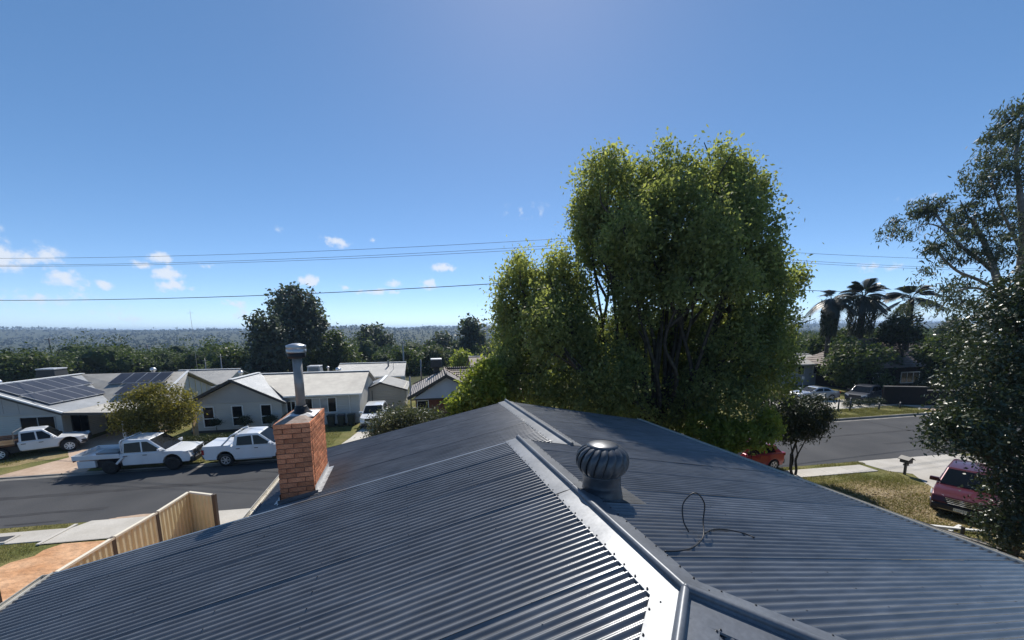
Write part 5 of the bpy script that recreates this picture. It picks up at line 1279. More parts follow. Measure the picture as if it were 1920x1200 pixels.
# shrubs against it
def shrub(label, base, lobes, m, ncl, per, cr, leaf, seed, cat='shrub', name='garden_shrub', **k):
    return tree(name, label, base, lobes, m, ncl, per, cr, leaf, k.pop('aspect', .5), seed, cat=cat, crown='foliage', **k)
def gbase(u, D): p = P(u, 700, D); p.z = 0; return p
shrub('yellow-green shrub at the left foot of the big tree', gbase(895, 15.2), [lob(895, 735, 15.2, 34, 42, .1), (lob(915, 702, 15.2, 22, 26, .2)), lob(870, 765, 15.2, 30, 30, 0), lob(925, 745, 15.5, 30, 40, 0)], 'leaf_lime', 330, 26, .16, .17, 2, trunk_r=.08, stems=3)
shrub('grey-green olive shrub with upright twigs in front of the tiled house', gbase(760, 15.0), [lob(735, 800, 15, 42, 32), lob(790, 795, 15, 42, 30), lob(760, 785, 15, 30, 24, .1), lob(715, 820, 15, 30, 22), lob(830, 795, 15, 26, 24, .05)], 'leaf_olive', 520, 22, .15, .13, 3, trunk_r=.07, stems=5, aspect=.3, tilt=.1, droop=-.3)
shrub('bright lime-green shrub beside the red hatchback', gbase(1395, 14.6), [lob(1400, 815, 14.6, 48, 30, .15), lob(1440, 795, 14.6, 20, 26, .25), lob(1360, 812, 14.6, 34, 22, .05), lob(1358, 836, 14.6, 34, 20, 0), lob(1320, 800, 15, 40, 34, -.2)], 'leaf_lime', 380, 26, .13, .16, 4, trunk_r=.08, stems=3)
shrub('dark drooping bush hanging over the road edge', gbase(1508, 20), [lob(1505, 782, 20, 44, 34), lob(1455, 768, 20, 44, 36), lob(1530, 772, 20, 26, 28, .08), lob(1480, 808, 20, 36, 20, .02), lob(1522, 806, 20, 20, 20)], 'leaf_dark', 560, 26, .2, .19, 5, trunk_r=.12, stems=3, aspect=.28, droop=.9)
# glossy dark tree in front of the red SUV
gl = [(1905, 640, 85, 100, .5, .05), (1850, 720, 62, 90, 0, 0), (1920, 560, 50, 60, .5, .05), (1880, 790, 85, 70, -.3, .04), (1812, 815, 45, 40, -.6, .05), (1778, 828, 30, 26, -.8, .05), (1900, 880, 42, 60, -.8, -.08),
      (1950, 760, 80, 180, 0, -.05), (1900, 950, 40, 60, -.6, -.1), (1985, 640, 90, 150, .5, 0), (1800, 790, 34, 34, -.6, .05), (1880, 985, 30, 40, -.6, 0), (1925, 1000, 50, 60, -.4, -.1)]
tree('glossy_tree', 'dense dark tree with small glossy leaves in front of the dark red SUV', gbase(1945, 12.0), [lob(u, v, 12.0 + dd, ru, rv, t, min(90, ru + 10)) for (u, v, ru, rv, dd, t) in gl], 'leaf_glossy', 2300, 24, .16, .115, .5, 6, trunk_r=.15, stems=3, fill=.45, fork=.25)
# tall open eucalyptus at the right
gb_ = gbase(1870, 22.0)
gum = thing('eucalyptus_tree', 'tall open grey-green eucalyptus with thin curving limbs against the sky', 'tree', gb_)
rng = np.random.RandomState(8)
def gl_(u, v, dd=0): p = P(u, v, 22.0 + dd); return (p.x - gb_.x, p.y - gb_.y, p.z)
mb = MB()
main = [(1893, 700), (1885, 610), (1880, 540), (1862, 470), (1840, 430), (1822, 360), (1850, 290), (1890, 235)]
def path(pts, r0, r1, k=7, dd=0):
    P3 = catmull([gl_(u, v, dd + .6 * math.sin(i * 1.7)) for i, (u, v) in enumerate(pts)], 5); m = len(P3)
    mb.tube(P3, [r0 + (r1 - r0) * i / (m - 1) for i in range(m)], k); return P3
mb.tube([(0, 0, -.2), (.1, 0, 3), Vector(gl_(1893, 700))], [.34, .30, .28], 10)
path([(1893, 700), (1888, 600), (1878, 556), (1866, 512), (1852, 470), (1836, 438), (1826, 410)], .26, .06)
path([(1866, 512), (1840, 490), (1810, 468), (1785, 445), (1768, 420), (1755, 400)], .12, .03)
path([(1870, 545), (1835, 525), (1795, 508), (1765, 480), (1740, 450)], .10, .03)
path([(1872, 556), (1830, 540), (1790, 548), (1770, 570), (1755, 590)], .08, .025)
path([(1875, 550), (1840, 560), (1815, 575), (1805, 590)], .06, .02)
path([(1905, 620), (1912, 520), (1918, 440), (1912, 360), (1905, 290), (1915, 220)], .22, .05)
path([(1915, 470), (1890, 420), (1872, 380), (1858, 330)], .09, .03); path([(1912, 400), (1940, 340), (1960, 270)], .1, .03)
path([(1785, 445), (1760, 425), (1735, 420), (1710, 432)], .05, .015); path([(1768, 420), (1745, 395), (1720, 390)], .05, .015); path([(1836, 438), (1812, 400), (1800, 375)], .06, .02)
mb.build('trunk', 'gum_bark', gum, smooth=True)
gcl = [(1740, 390, 32, 20), (1708, 412, 26, 18), (1682, 440, 24, 16), (1765, 385, 28, 22), (1720, 445, 22, 14), (1775, 450, 28, 30), (1762, 500, 24, 22), (1785, 480, 22, 24), (1825, 400, 34, 32), (1840, 350, 34, 34), (1820, 440, 36, 26), (1860, 330, 40, 36), (1795, 420, 26, 24),
       (1880, 280, 42, 40), (1905, 225, 38, 32), (1862, 260, 20, 18), (1900, 330, 40, 40), (1895, 400, 40, 40), (1870, 430, 34, 30), (1905, 470, 36, 40), (1850, 480, 26, 22), (1790, 530, 26, 18), (1770, 560, 24, 20), (1745, 575, 22, 14), (1812, 560, 24, 16), (1730, 520, 18, 14), (1800, 585, 18, 12), (1950, 260, 50, 60), (1955, 380, 50, 80), (1700, 578, 16, 10), (1755, 470, 20, 14), (1835, 575, 18, 14), (1940, 200, 40, 30)]
pos = []; out = []; tin = []
lbs = [(gl_(u, v, rng.uniform(-1.2, 1.2)) + (ru * 22 / FPX, ru * 22 / FPX * 1.1, rv * 22 / FPX, .1 if v < 300 else 0)) for (u, v, ru, rv) in gcl]
p_, o_, t_ = clumps(lbs, 430, 42, .20, rng, .15, .9, 0)
put('crown', leaf_mesh('crown', 'leaf_gum', p_, o_, .24, .26, rng, t_, .9), gum)

# street tree and hedges on the far side
shrub('small round tree with yellow-green leaves by the carport', W(-20.1, 30.6), [lob(262, 770, 24.4, 42, 34, .02), lob(310, 755, 24.4, 44, 34, .12), (lob(285, 742, 24.4, 34, 22, .12)), lob(340, 775, 24.6, 26, 26, .28), lob(240, 790, 24.4, 24, 24, -.12), lob(290, 790, 24.4, 50, 24, -.12)], 'leaf_yellow', 900, 20, .18, .15, 12, cat='tree', name='street_tree', trunk_r=.13, stems=4, fork=.42)
def hedge(label, a0, a1, b0, b1, h, seed, m='leaf_hedge'):
    rng = np.random.RandomState(seed); n = int((a1 - a0) * (b1 - b0 + h) * 900)
    ro = W((a0 + a1) / 2, (b0 + b1) / 2); t = thing('hedge', label, 'hedge', ro, TH)
    x = rng.uniform(-.5, .5, (n, 3)); ax = rng.randint(0, 3, n); x[np.arange(n), ax] = np.sign(x[np.arange(n), ax]) * .5 + rng.normal(0, .02, n)
    x *= np.array([a1 - a0, b1 - b0, h]); x[:, 2] += h / 2; x += rng.normal(0, .035, x.shape); x[:, 2] = np.maximum(x[:, 2], .02)
    put('foliage', leaf_mesh('foliage', m, x, np.tile([0, 0, .5], (n, 1)), .09, .55, rng, np.clip(rng.normal(.4, .2, n) + (x[:, 2] > h * .85) * .25, 0, 1)), t)
    mb = MB()
    for i in range(int((a1 - a0) / .5)):
        xx = -(a1 - a0) / 2 + .25 + i * .5; limb(mb, (xx, 0, 0), (xx + rng.normal(0, .1), rng.normal(0, .1), h * .8), .03, .01, rng, .1, k=5)
    mb.build('stems', 'bark', t, kind='stuff')
hedge('clipped low hedge in front of the grey house', -17.6, -14.1, 28.9, 29.9, .85, 31)
for i, (a_, b_, r_, z_) in enumerate(((-16.9, 33.6, .3, .95), (-14.9, 33.5, .5, 1.0), (-12.95, 33.4, .42, 1.05), (-11.6, 33.4, .42, 1.1))):
    p = W(a_, b_)
    shrub(['small ball shrub beside the first tall window', 'wide dark shrub below the second tall window', 'small dark shrub below the third tall window', 'rounded dark shrub at the corner of the grey house'][i], p, [(p.x, p.y, z_, r_ * 1.1, r_, r_ * .7)], 'leaf_dark', 70, 22, .09, .09, 40 + i, trunk_r=.03, fork=.5)

# palms beyond the street
def palm(label, u, D, vtop, skirt, nfr, fl, seed, arching=.5, trunk=.28):
    rng = np.random.RandomState(seed); b = gbase(u, D); t = thing('palm_tree', label, 'palm', b, 0, 'palms beyond the street')
    zt = P(u, vtop, D).z
    mb = MB(); mb.tube([(0, 0, -.2), (.05, 0, zt * .4), (0, 0, zt - fl * .25)], [trunk * 1.15, trunk, trunk * .9], 10); mb.build('trunk', 'bark', t, smooth=True)
    for k in range(nfr):
        az = rng.uniform(0, 6.28); el = rng.uniform(-.35, 1.4); L = fl * rng.uniform(.8, 1.15)
        d = Vector((math.cos(az) * math.cos(el), math.sin(az) * math.cos(el), math.sin(el)))
        pts_ = []
        for i in range(8):
            s_ = i / 7; p = d * (L * s_); p.z -= arching * L * s_ ** 2.2 * (.6 + .5 * math.cos(el)); pts_.append(p + Vector((0, 0, zt - fl * .25)))
        pos = []; nb = 16
        fm = MB(); 
        for i in range(7):
            for j in range(5):
                s_ = (i + j / 5) / 7
                if s_ < .3: continue
                c = pts_[i].lerp(pts_[i + 1], j / 5); ax = (pts_[i + 1] - pts_[i]).normalized(); sd = ax.cross(Vector((0, 0, 1)))
                sd = sd.normalized() if sd.length > .05 else Vector((1, 0, 0))
                ll = fl * .30 * (1.15 - abs(s_ - .62) * 1.3)
                for sg in (1, -1):
                    tip = c + sd * sg * ll + ax * ll * .7 + Vector((0, 0, -ll * .45)); wv = ax * (fl * .022)
                    fm.add([c - wv, c + wv, tip], [(0, 1, 2)])
        fm.tube(pts_, [.035, .032, .03, .026, .022, .018, .014, .01], 5)
        fr_ = fm.build('frond', 'leaf_palm', t)
    if skirt:
        n = 1500; a_ = rng.uniform(0, 6.28, n); h_ = rng.uniform(0, 1, n); r_ = trunk + (1 - h_ * .25) * skirt * rng.uniform(.5, 1, n)
        pos = np.stack([r_ * np.cos(a_), r_ * np.sin(a_), zt - fl * .3 - h_ * fl * 1.5], 1)
        put('dead_fronds', leaf_mesh('dead_fronds', 'leaf_dark', pos, np.stack([np.cos(a_), np.sin(a_), 0 * a_], 1), .9, .12, rng, rng.normal(.3, .2, n), 3.0), t)
    return t
palm('fan palm with drooping fronds at the edge of the big tree', 1545, 52, 552, .8, 22, 3.0, 51, .55)
palm('thick fan palm with a broad skirt of dead fronds', 1603, 52, 545, 1.3, 30, 3.2, 52, .45, .4)
palm('feather palm with long curving fronds and a round bushy base', 1690, 50, 548, 0, 20, 3.4, 53, .5, .35)

# mid-distance trees, each one its own
MT = [  # label, u, D, [(u, v, ru, rv, tint)], material, clumps, leaf
 ('tall dark gum with two rounded tops behind the grey house', 545, 75, [(550, 565, 40, 28, 0), (575, 590, 28, 28, 0), (530, 590, 22, 26, 0), (560, 625, 45, 40, -.05), (595, 610, 18, 20, .05)], 'leaf_gum', 460, .75),
 ('broad dark tree left of the flue pipe', 505, 66, [(498, 612, 26, 26, 0), (505, 650, 32, 34, 0), (500, 685, 32, 26, -.05)], 'leaf_gum', 420, .65),
 ('mass of dark green trees right of the flue pipe', 620, 80, [(610, 660, 36, 34, 0), (640, 668, 34, 30, .06), (590, 680, 30, 26, 0), (660, 690, 26, 22, .05), (625, 640, 22, 20, .05)], 'leaf_mid', 560, .6),
 ('rounded hazy gum on the plain behind the garage', 698, 125, [(698, 630, 24, 20, 0), (685, 652, 28, 24, 0), (715, 650, 24, 24, 0), (700, 672, 36, 22, -.05)], 'leaf_gum', 420, 1.0),
 ('tall gum beside the left edge of the big tree', 882, 90, [(880, 612, 18, 16, 0), (885, 640, 24, 26, 0), (870, 660, 22, 20, 0), (893, 665, 24, 26, 0)], 'leaf_gum', 380, .8),
 ('bushy grey-green tree behind the tiled roof', 832, 120, [(830, 648, 24, 22, 0), (810, 660, 20, 18, 0), (850, 662, 20, 18, 0)], 'leaf_gum', 300, .95),
 ('round yellow-green tree behind the tiled roof', 868, 70, [(866, 672, 15, 13, .15), (862, 684, 16, 10, .1)], 'leaf_lime', 130, .5),
 ('olive rounded tree beside the roof cooler', 815, 78, [(812, 664, 14, 12, .1), (824, 672, 16, 12, .05)], 'leaf_olive', 150, .5),
 ('dark trees beyond the cream garage', 770, 75, [(765, 672, 28, 18, 0), (745, 690, 22, 18, 0), (790, 688, 24, 20, -.05), (775, 700, 30, 16, -.1)], 'leaf_mid', 340, .6),
 ('broad green tree behind the solar panel house', 220, 78, [(215, 670, 32, 18, .08), (195, 690, 40, 16, .02), (245, 688, 30, 18, .02), (150, 692, 40, 16, 0)], 'leaf_mid', 480, .6),
 ('green hedge-like tree at the roof cooler of the solar panel house', 40, 62, [(20, 690, 40, 22, .05), (60, 680, 34, 18, .08), (95, 690, 30, 18, .02), (-30, 685, 40, 24, 0), (50, 705, 50, 16, -.1)], 'leaf_mid', 560, .5),
 ('green and brown leafy tree behind the pale metal roof', 445, 70, [(440, 672, 26, 16, .12), (425, 692, 30, 18, .05), (460, 690, 22, 20, .02), (400, 700, 26, 16, -.05)], 'leaf_mid', 380, .55),
 ('dark low trees behind the white shed roof', 370, 85, [(360, 690, 30, 16, 0), (340, 676, 30, 12, .08), (385, 700, 24, 14, -.08), (310, 672, 30, 10, .1)], 'leaf_mid', 300, .6),
 ('leafy green tree over the pale verandah roof', 1610, 47, [(1610, 670, 50, 30, .06), (1575, 690, 36, 26, .02), (1650, 680, 34, 26, .0), (1620, 710, 50, 20, -.15), (1590, 655, 28, 18, .12), (1640, 720, 40, 20, -.2)], 'leaf_mid', 620, .36),
 ('green feathery tree over the end of the brown tiled roof', 1770, 44, [(1765, 655, 42, 24, .08), (1800, 640, 36, 26, .14), (1740, 665, 30, 16, .05), (1800, 690, 40, 34, -.12), (1770, 700, 36, 24, -.15)], 'leaf_mid', 560, .34),
 ('round dark bush at the foot of the feather palm', 1690, 49, [(1690, 612, 30, 24, -.1), (1685, 630, 34, 18, -.1)], 'leaf_hedge', 300, .36),
 ('dark bushy tree in front of the brown tiled house', 1790, 42, [(1770, 735, 40, 34, -.1), (1805, 740, 40, 40, -.1), (1745, 730, 26, 20, .05)], 'leaf_dark', 360, .34),
 ('dark trees between the palms', 1560, 60, [(1560, 650, 30, 22, -.05), (1530, 660, 26, 30, -.08), (1640, 640, 26, 16, 0), (1720, 640, 22, 14, 0), (1580, 630, 18, 14, 0)], 'leaf_mid', 420, .5),
 ('low dark tree on the skyline beside the eucalyptus', 1790, 90, [(1795, 608, 16, 9, 0), (1780, 618, 20, 8, 0)], 'leaf_gum', 120, .6),
 ('dark trees seen through the trunk of the big tree', 1180, 60, [(1180, 690, 90, 34, -.1), (1080, 700, 70, 30, -.1), (1290, 690, 80, 30, -.1), (1400, 690, 60, 30, -.1)], 'leaf_mid', 520, .5),
]
for i, (lab, u, D, ls, m, nc, lf) in enumerate(MT):
    b = gbase(u, D); aa, bb = AB(b); b.z = float(tz(aa, bb))
    tree('background_tree', lab, b, [lob(uu, vv, D + (k % 3 - 1) * 1.5, ru, rv, t) for k, (uu, vv, ru, rv, t) in enumerate(ls)], m, nc, 13, lf * .9, lf, .6, 100 + i, trunk_r=.25 + D * .002, group='trees beyond the houses', fill=.35, tilt=.5)

# far woodland over the falling ground and the hills: one mass
rng = np.random.RandomState(77)
pos_all, out_all, tin_all, sz = [], [], [], []
def forest(n, b0, b1, h0, h1, q, leaf, spread, p, label):
    b = b0 + (b1 - b0) * rng.uniform(0, 1, n) ** p
    lim = np.maximum(spread, b * 1.75)
    a = rng.uniform(-1, 1, n) * lim
    keep = ~((b < 75) & (a > -36) & (a < 70))
    a, b = a[keep], b[keep]; n = len(a)
    z = tz(a, b); h = rng.uniform(h0, h1, n) * (1 + .5 * (rng.uniform(0, 1, n) > .93)); r = h * rng.uniform(.38, .62, n)
    kc = max(4, q // 16); d = rng.normal(size=(n, kc, 3)); d /= np.linalg.norm(d, axis=2)[:, :, None]; d *= rng.uniform(.35, .82, (n, kc))[:, :, None]
    d = np.repeat(d, -(-q // kc), axis=1)[:, :q]; d = d + rng.normal(0, .13, d.shape)
    pt = np.stack([a[:, None] + d[:, :, 0] * r[:, None], b[:, None] + d[:, :, 1] * r[:, None], z[:, None] + h[:, None] * .55 + d[:, :, 2] * h[:, None] * .45], 2).reshape(-1, 3)
    wx = pt[:, 0] * UX - pt[:, 1] * UY; wy = pt[:, 0] * UY + pt[:, 1] * UX
    pos = np.stack([wx, wy, pt[:, 2]], 1)
    tt = np.repeat(np.clip(rng.normal(.42, .2, n), 0, 1), q) + rng.normal(0, .1, n * q)
    oo_ = d.reshape(-1, 3) * .6; oo_[:, 2] += .5
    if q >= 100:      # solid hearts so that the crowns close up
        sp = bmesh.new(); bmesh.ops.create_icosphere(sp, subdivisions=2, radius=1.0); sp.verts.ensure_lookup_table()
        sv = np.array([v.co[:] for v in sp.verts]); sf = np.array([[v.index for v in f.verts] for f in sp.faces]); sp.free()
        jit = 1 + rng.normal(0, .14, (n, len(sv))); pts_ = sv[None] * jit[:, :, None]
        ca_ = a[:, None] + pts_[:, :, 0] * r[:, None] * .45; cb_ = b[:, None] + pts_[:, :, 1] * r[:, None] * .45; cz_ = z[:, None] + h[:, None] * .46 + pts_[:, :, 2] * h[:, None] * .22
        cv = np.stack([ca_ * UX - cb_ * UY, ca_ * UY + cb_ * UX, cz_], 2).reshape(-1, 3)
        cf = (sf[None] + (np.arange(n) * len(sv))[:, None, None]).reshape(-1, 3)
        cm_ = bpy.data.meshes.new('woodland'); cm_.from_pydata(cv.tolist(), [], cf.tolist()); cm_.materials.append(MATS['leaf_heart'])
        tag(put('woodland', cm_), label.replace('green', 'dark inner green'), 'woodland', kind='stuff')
    o = put('woodland', leaf_mesh('woodland', 'leaf_forest' if leaf < 1 else 'leaf_far', pos, oo_, leaf, .75, rng, tt, 0), None)
    tag(o, label, 'woodland', kind='stuff')
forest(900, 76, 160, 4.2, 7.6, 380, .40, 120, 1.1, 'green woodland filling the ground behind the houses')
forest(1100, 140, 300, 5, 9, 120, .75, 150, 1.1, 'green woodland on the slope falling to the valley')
forest(4200, 240, 800, 6, 11, 46, 1.25, 300, 1.1, 'hazy wooded valley beyond the houses')
forest(9500, 750, 2500, 7, 13, 16, 3.0, 900, 1.0, 'blue wooded hills along the skyline')

# ------------------------------------------------------------------ poles and wires
def power_pole(label, base, ztop, r, arm=1.6, arms=(.35,), rz=TH, m='pole_timber'):
    t = thing('power_pole', label, 'power pole', base, rz)
    MB().tube([(0, 0, -.4), (0, 0, (ztop - base[2]) * .5), (0, 0, ztop - base[2])], [r * 1.15, r, r * .85], 12).build('pole', m, t, smooth=True)
    for k in arms:
        z = ztop - base[2] - k; MB().box(-.06, .06, -arm / 2, arm / 2, z - .06, z + .06).build('crossarm', m, t)
        for y_ in (-arm * .45, -arm * .15, arm * .15, arm * .45):
            MB().lathe([(.03, .06), (.05, .10), (.03, .13), (.05, .16), (.01, .19)], 8, (0, y_, z)).build('insulator', 'white_paint', t, smooth=True)
    return t
PB = P(1078, 800, 28.6); PB.z = 0
zt = P(1078, 436, 28.6).z
pp = power_pole('dark timber power pole rising behind the big tree', PB, zt, .17)
MB().bar((0, 0, zt - 1.6), (2.2, -.3, zt - 1.1), .05, .05).build('brace', 'steel_grey', pp)
def wire(label, p, q, sag, r, m='cable_black', name='power_cable', group='overhead wires'):
    p, q = Vector(p), Vector(q)
    pts_ = [p.lerp(q, i / 24) + Vector((0, 0, -sag * 4 * (i / 24) * (1 - i / 24))) for i in range(25)]
    mid = p.lerp(q, .5)
    mb = MB(); mb.tube(pts_, r, 6)
    return tag(mb.build(name, m, smooth=True), label, 'cable', group)
lv3 = ('topmost', 'middle', 'lowest')
for k, (v0, vp) in enumerate(((484, 446), (497, 458), (499, 463))):
    wire(lv3[k] + ' of three thin overhead wires left of the big tree', P(-140, v0, 37), P(1076, vp, 28.6), .45, .013)
for k, (v1, vp) in enumerate(((490, 446), (508, 458), (511, 463))):
    wire(lv3[k] + ' of three thin overhead wires between the big tree and the eucalyptus', P(1080, vp, 28.6), P(2100, v1, 44), .5, .013)
wire('thick black overhead cable below the thin wires, left of the big tree', P(-140, 562, 37), P(1076, 522, 28.6), .55, .028)
wire('thick black overhead cable below the thin wires, right of the big tree', P(1080, 524, 28.6), P(2100, 556, 44), .35, .024)
fps = [(-150, 650, 110), (103, 634, 112), (283, 646, 118), (380, 652, 124), (520, 664, 130)]
names = ['small far power pole left of the broad green tree', 'small far power pole among the green trees', 'small far power pole below the aerial mast']
for k, (u, v, D) in enumerate(fps[1:4]):
    b = P(u, 700, D); aa, bb = AB(b); b.z = float(tz(aa, bb)); power_pole(names[k], b, P(u, v, D).z, .2, 2.6)
spn = ('beyond the solar panel house roof cooler', 'above the broad green tree', 'below the aerial mast', 'towards the tall dark gum')
for i, (p, q) in enumerate(zip(fps, fps[1:])):
    for k, dv in enumerate((2, 6, 10)):
        wire(lv3[k] + ' of three pale distant wires ' + spn[i], P(p[0], p[1] + dv, p[2]), P(q[0], q[1] + dv, q[2]), .8, .05, 'cable_far', group='distant overhead wires')
def mast(label, u, v, D, r, name='aerial_mast'):
    b = gbase(u, D); t = thing(name, label, 'mast', b)
    z = P(u, v, D).z; MB().tube([(0, 0, -.2), (0, 0, z * .5), (0, 0, z)], [r * 1.2, r, r * .6], 8).build('pole', 'steel_grey', t, smooth=True)
    mb = MB(); mb.tube([(-.35, 0, z - .3), (.35, 0, z - .3)], r * .5, 6); mb.build('aerial', 'steel_grey', t)
mast('very thin tall aerial mast standing against the sky', 371, 582, 48, .025)
mast('grey post behind the grey house roof, left one of two', 387, 672, 50, .06, 'grey_post'); mast('grey post behind the grey house roof, right one of two', 417, 664, 50, .07, 'grey_post')
mast('slender dark pole behind the cream garage', 758, 640, 62, .14, 'dark_pole')

# ------------------------------------------------------------------ small things
def gp(u, v, z=0.0):
    d = ray(u, v); k = (CAM_Z - z) / -d.z; return Vector((d.x * k, d.y * k, z))
# letterbox
t = thing('letterbox', 'small black letterbox with a pitched roof on a post by the driveway', 'letterbox', W(24.8, 15.25), TH)
MB().box(-.045, .045, -.045, .045, -.1, .66).build('post', 'trim_dark', t)
bx_ = MB().box(-.16, .16, -.2, .2, .66, .88).build('box', 'trim_dark', t, bevel=.01)
mb = MB(); mb.solid([(-.24, .87), (0, 1.02), (.24, .87), (.24, .84), (0, .985), (-.24, .84)], lambda x, z: .25); mb.build('roof', 'trim_dark', t)
MB().box(-.10, .10, -.215, -.198, .78, .81).build('slot', 'dull_black', bx_)
MB().box(-.09, .12, -.07, .07, .50, .60).build('newspaper_holder', 'trim_dark', t)
# wheelie bins
for k, nm in enumerate(('first of three dark wheelie bins under the wide window', 'middle of three dark wheelie bins under the wide window', 'last of three dark wheelie bins under the wide window')):
    t = thing('wheelie_bin', nm, 'bin', W(-8.55 + k * .8, 33.95), TH, 'bins outside the grey house')
    mb = MB(); mb.add([(-.22, -.25, .08), (.22, -.25, .08), (.22, .22, .08), (-.22, .22, .08), (-.28, -.32, .95), (.28, -.32, .95), (.28, .28, .95), (-.28, .28, .95)], [(3, 2, 1, 0), (4, 5, 6, 7), (0, 1, 5, 4), (1, 2, 6, 5), (2, 3, 7, 6), (3, 0, 4, 7)]); mb.build('bin_body', 'bin_green', t, bevel=.03)
    MB().box(-.3, .3, -.35, .3, .955, 1.03).build('lid', ('bin_green', 'car_dark', 'bin_green')[k], t, bevel=.03)
    for s_ in (-1, 1): MB().lathe([(.1, -.03), (.1, .03)], 12, (s_ * .26, .24, .1), 'Y').build('wheel', 'black_rubber', t)
    mb = MB(); mb.tube([(-.26, .32, .95), (-.26, .38, .98), (.26, .38, .98), (.26, .32, .95)], .018, 6); mb.build('handle', 'bin_green', t)
# roadside posts with wire
pw = [(37.2, 28.6, 1.2), (38.45, 28.5, 1.25), (41.8, 28.4, .62), (44.25, 28.3, .6)]
lab4 = ['tall dark roadside post nearest the drooping bush', 'tall dark roadside post, second from the drooping bush', 'short dark roadside post in front of the dark wagon', 'short dark roadside post in front of the low dark wall']
for k, (a_, b_, h_) in enumerate(pw):
    t = thing('fence_post', lab4[k], 'post', W(a_, b_), TH, 'roadside posts')
    MB().tube([(0, 0, -.2), (.015, 0, h_)], [.07, .06], 8).build('post', 'trim_dark', t, smooth=True)
    MB().lathe([(.065, h_ - .02), (.07, h_ + .01), (.03, h_ + .04), (.005, h_ + .05)], 8, (.015, 0, 0)).build('post_cap', 'steel_grey', t)
for i, (p, q) in enumerate(zip(pw, pw[1:])):
    for f in (.35, .8):
        wire(('lower' if f < .5 else 'upper') + ' thin wire ' + ('between the two tall roadside posts', 'from the tall to the short roadside post', 'between the two short roadside posts')[i], W(p[0], p[1], p[2] * f), W(q[0], q[1], q[2] * f), .06, .008, 'steel_grey', 'fence_wire', 'wires of the roadside posts')
t = thing('sign_post', 'plain grey street pole beside the silver sedan', 'pole', W(41.6, 36.2), TH)
MB().tube([(0, 0, -.1), (0, 0, 2.3)], .04, 8).build('pole', 'steel_grey', t, smooth=True); MB().box(-.16, .16, -.02, .0, 1.9, 2.28).build('plate', 'aluminium', t)
# low dark wall
wl_t = thing('low_wall', 'low dark wall with pale capping stepping down beside the dark wagon', 'wall', W(47.6, 29.2), TH)
p0 = Vector((47.6, 29.2))
def wseg(a0, b0, a1, b1, h):
    A_, B_ = Vector((a0 - p0.x, b0 - p0.y, 0)), Vector((a1 - p0.x, b1 - p0.y, 0))
    up = Vector((0, 0, h / 2))
    MB().bar(A_ + up, B_ + up, .22, h).build('wall_panel', 'dark_wall', wl_t)
    MB().bar(A_ + Vector((0, 0, h + .03)), B_ + Vector((0, 0, h + .03)), .30, .06).build('capping', 'kerb_concrete', wl_t)
wseg(44.9, 30.3, 48.3, 28.9, 1.85); wseg(48.32, 28.9, 53.5, 27.6, 1.5)
for k, a_ in enumerate((40.2, 41.6, 43.0, 44.2)):
    p = W(a_, 30.1)
    shrub(['low straggly bush behind the roadside posts, nearest the silver sedan', 'low straggly bush behind the roadside posts, second from the silver sedan', 'low straggly bush in front of the dark wagon', 'low straggly bush at the end of the low dark wall'][k], p, [(p.x, p.y, .42, .5, .35, .3)], 'leaf_dark', 60, 18, .12, .10, 140 + k, trunk_r=.03, fork=.5, group='low bushes behind the roadside posts')
# clutter along the right-hand wall
t = tag(MB().bar(gp(1722, 983, .1), gp(1862, 998, .1), .12, .06).build('white_plank', 'white_paint'), 'long white plank lying on the ground in front of the dark red SUV', 'plank')
tag(MB().bar(gp(1800, 985, .04), gp(1768, 1003, .04), .10, .05).build('white_plank', 'white_paint'), 'short white plank lying across beside the long one', 'plank')
tag(MB().slab([gp(1838, 1022, .10), gp(1898, 1034, .10), gp(1885, 1046, .10), gp(1850, 1040, .10)], .05).build('white_board', 'white_paint'), 'flat white board lying beside the dark timber rail', 'board')
rail = thing('timber_rail', 'low dark timber rail with pale top along the strip beside the roof', 'rail', gp(1790, 1000))
r0 = gp(1790, 1000)
MB().bar(gp(1655, 958, .42) - r0, gp(1960, 1056, .42) - r0, .08, .12).build('rail', 'trim_dark', rail)
MB().bar(gp(1655, 958, .49) - r0, gp(1960, 1056, .49) - r0, .10, .02).build('rail_cap', 'kerb_concrete', rail)
for f in (.55, .8):
    q = gp(1655, 958).lerp(gp(1960, 1056), f) - r0; MB().box(q.x - .04, q.x + .04, q.y - .04, q.y + .04, -.1, .38).build('post', 'trim_dark', rail)
# service pit and stake at the left edge
t = thing('service_pit', 'dark service pit lid with pale concrete rim set in the footpath', 'pit', gp(-8, 1016), TH)
MB().box(-.55, .55, -.3, .3, -.1, .08).build('rim', 'concrete', t, bevel=.02); MB().box(-.45, .45, -.2, .2, .082, .10).build('lid', 'trim_dark', t)
t = thing('stake', 'white and dark stake in the bare soil beside the gutter', 'stake', gp(4, 1150), 0)
MB().box(-.03, .03, -.02, .02, -.1, .9).build('stake_board', 'white_paint', t); MB().box(.032, .06, -.02, .02, -.1, .9).build('stake_board', 'trim_dark', t)
# white ladder leaning by the carport
t = thing('ladder', 'pale ladder leaning beside the small yellow-green tree', 'ladder', W(-18.2, 31.6), TH)
for s_ in (-.2, .2): MB().bar((-1.6, s_, .9), (1.0, s_, 2.1), .05, .07).build('stile', 'white_paint', t)
for k in range(7): MB().bar((-1.5 + k * .4, -.2, .95 + k * .185), (-1.5 + k * .4, .2, .95 + k * .185), .03, .03).build('rung', 'white_paint', t)
MB().box(.9, 1.0, -.25, .25, 0, 2.05).build('trestle', 'raw_timber', t); MB().box(-1.55, -1.45, -.25, .25, 0, .9).build('trestle', 'raw_timber', t)
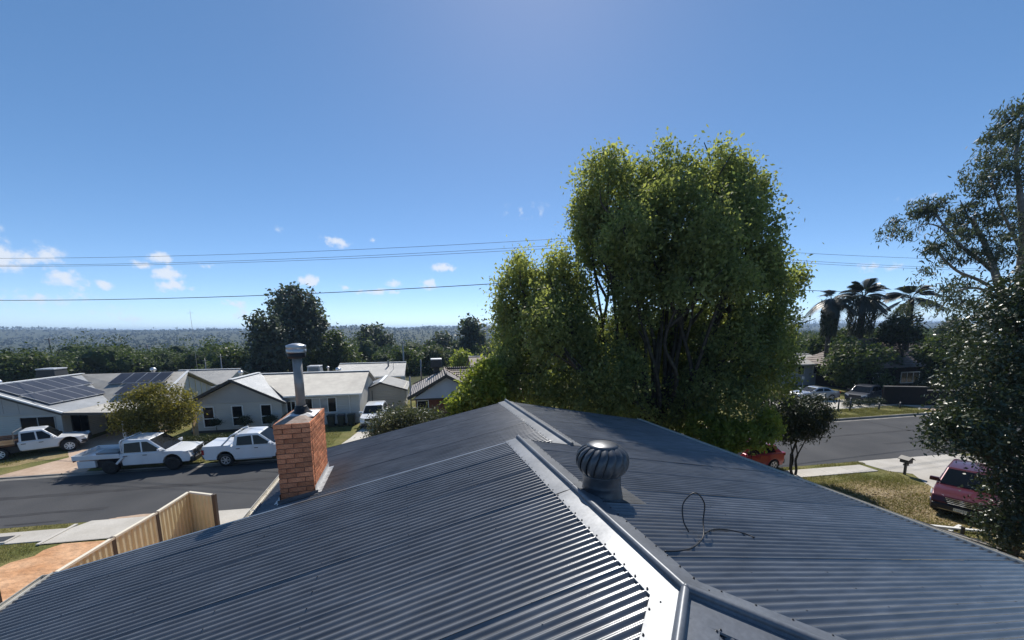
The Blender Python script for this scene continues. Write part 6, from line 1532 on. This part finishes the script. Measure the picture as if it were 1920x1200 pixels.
# grass and fallen leaves
def grass(label, n, fn, h, m, seed, flat=False, name='grass', size=None):
    rng = np.random.RandomState(seed); ab = fn(rng, n); n = len(ab)
    pos = np.stack([ab[:, 0] * UX - ab[:, 1] * UY, ab[:, 0] * UY + ab[:, 1] * UX, np.full(n, .02 if flat else h * .42)], 1)
    o = put(name, leaf_mesh(name, m, pos, np.tile([0, 0, 3.0 if flat else 0], (n, 1)), size or h, .5 if flat else .16, rng, np.clip(rng.normal(.45, .22, n), 0, 1), 0 if flat else -2.5))
    tag(o, label, name.replace('_', ' '), kind='stuff')
def rect(a0, a1, b0, b1, holes=()):
    def f(rng, n):
        ab = np.stack([rng.uniform(a0, a1, n), rng.uniform(b0, b1, n)], 1)
        k = np.sin(ab[:, 0] * 2.3 + 1) + np.sin(ab[:, 1] * 3.1) + np.sin(ab[:, 0] * .9 + ab[:, 1] * 1.7) + rng.normal(0, .8, n)
        keep = k > -.6
        for h in holes: keep &= ~h(ab[:, 0], ab[:, 1])
        return ab[keep]
    return f
fpath = lambda a, b: np.abs(b - (18.3 - .036 * a - 1.02)) < .53
drive_r = lambda a, b: (a > 24.2 - (14.5 - b) * .28)
off_road = lambda a, b: b > 18.3 - .036 * a - .05
grass('dry and green grass of the right-hand front lawn', 60000, rect(14, 24.5, 9.5, 17.6, (fpath, drive_r, off_road)), .10, 'grass_blade', 61)
grass('grass strip along the left footpath', 36000, rect(-24, -14.3, 13.6, 19.4, (fpath, off_road, lambda a, b: a > -14.9 - (16.2 - b) * .45, lambda a, b: (a > -15.1) & (b > 16.8))), .085, 'grass_blade', 62)
grass('lawn grass in front of the houses across the street', 60000, rect(-32, -3, 26.4, 33.2, (lambda a, b: (a > -25.6) & (a < -20.3), lambda a, b: (a > -7.2) & (a < -4.2))), .12, 'grass_blade', 63)
grass('lawn grass beyond the far kerb at the right', 36000, rect(26, 46, 26.4, 29.4), .13, 'grass_blade', 64)
grass('fallen dry leaves scattered on the right-hand lawn', 5200, lambda rng, n: np.stack([rng.normal(20.3, 1.7, n), rng.normal(12.6, 1.0, n)], 1), .02, 'litter', 65, True, 'leaf_litter', .11)
grass('fallen leaves on the strip beside the roof', 2200, lambda rng, n: np.stack([rng.uniform(17, 23, n), rng.normal(8.6, .7, n)], 1), .02, 'litter', 66, True, 'leaf_litter', .10)

# ------------------------------------------------------------------ hazy air
hz = MB().box(-7500, 7500, -2500, 8000, -27.5, 62).build('haze', None)
hm = bpy.data.materials.new('haze'); hm.use_nodes = True
hm.node_tree.nodes.clear()
ho_ = hm.node_tree.nodes.new('ShaderNodeOutputMaterial'); hv = hm.node_tree.nodes.new('ShaderNodeVolumePrincipled')
hv.inputs['Color'].default_value = (0.50, 0.70, 1.0, 1); hv.inputs['Density'].default_value = 0.00022; hv.inputs['Anisotropy'].default_value = 0.2
hm.node_tree.links.new(hv.outputs[0], ho_.inputs['Volume']); hz.data.materials.append(hm)
hz['kind'] = 'stuff'; hz['label'] = 'thin hazy air over the plain and hills'; hz['category'] = 'haze'
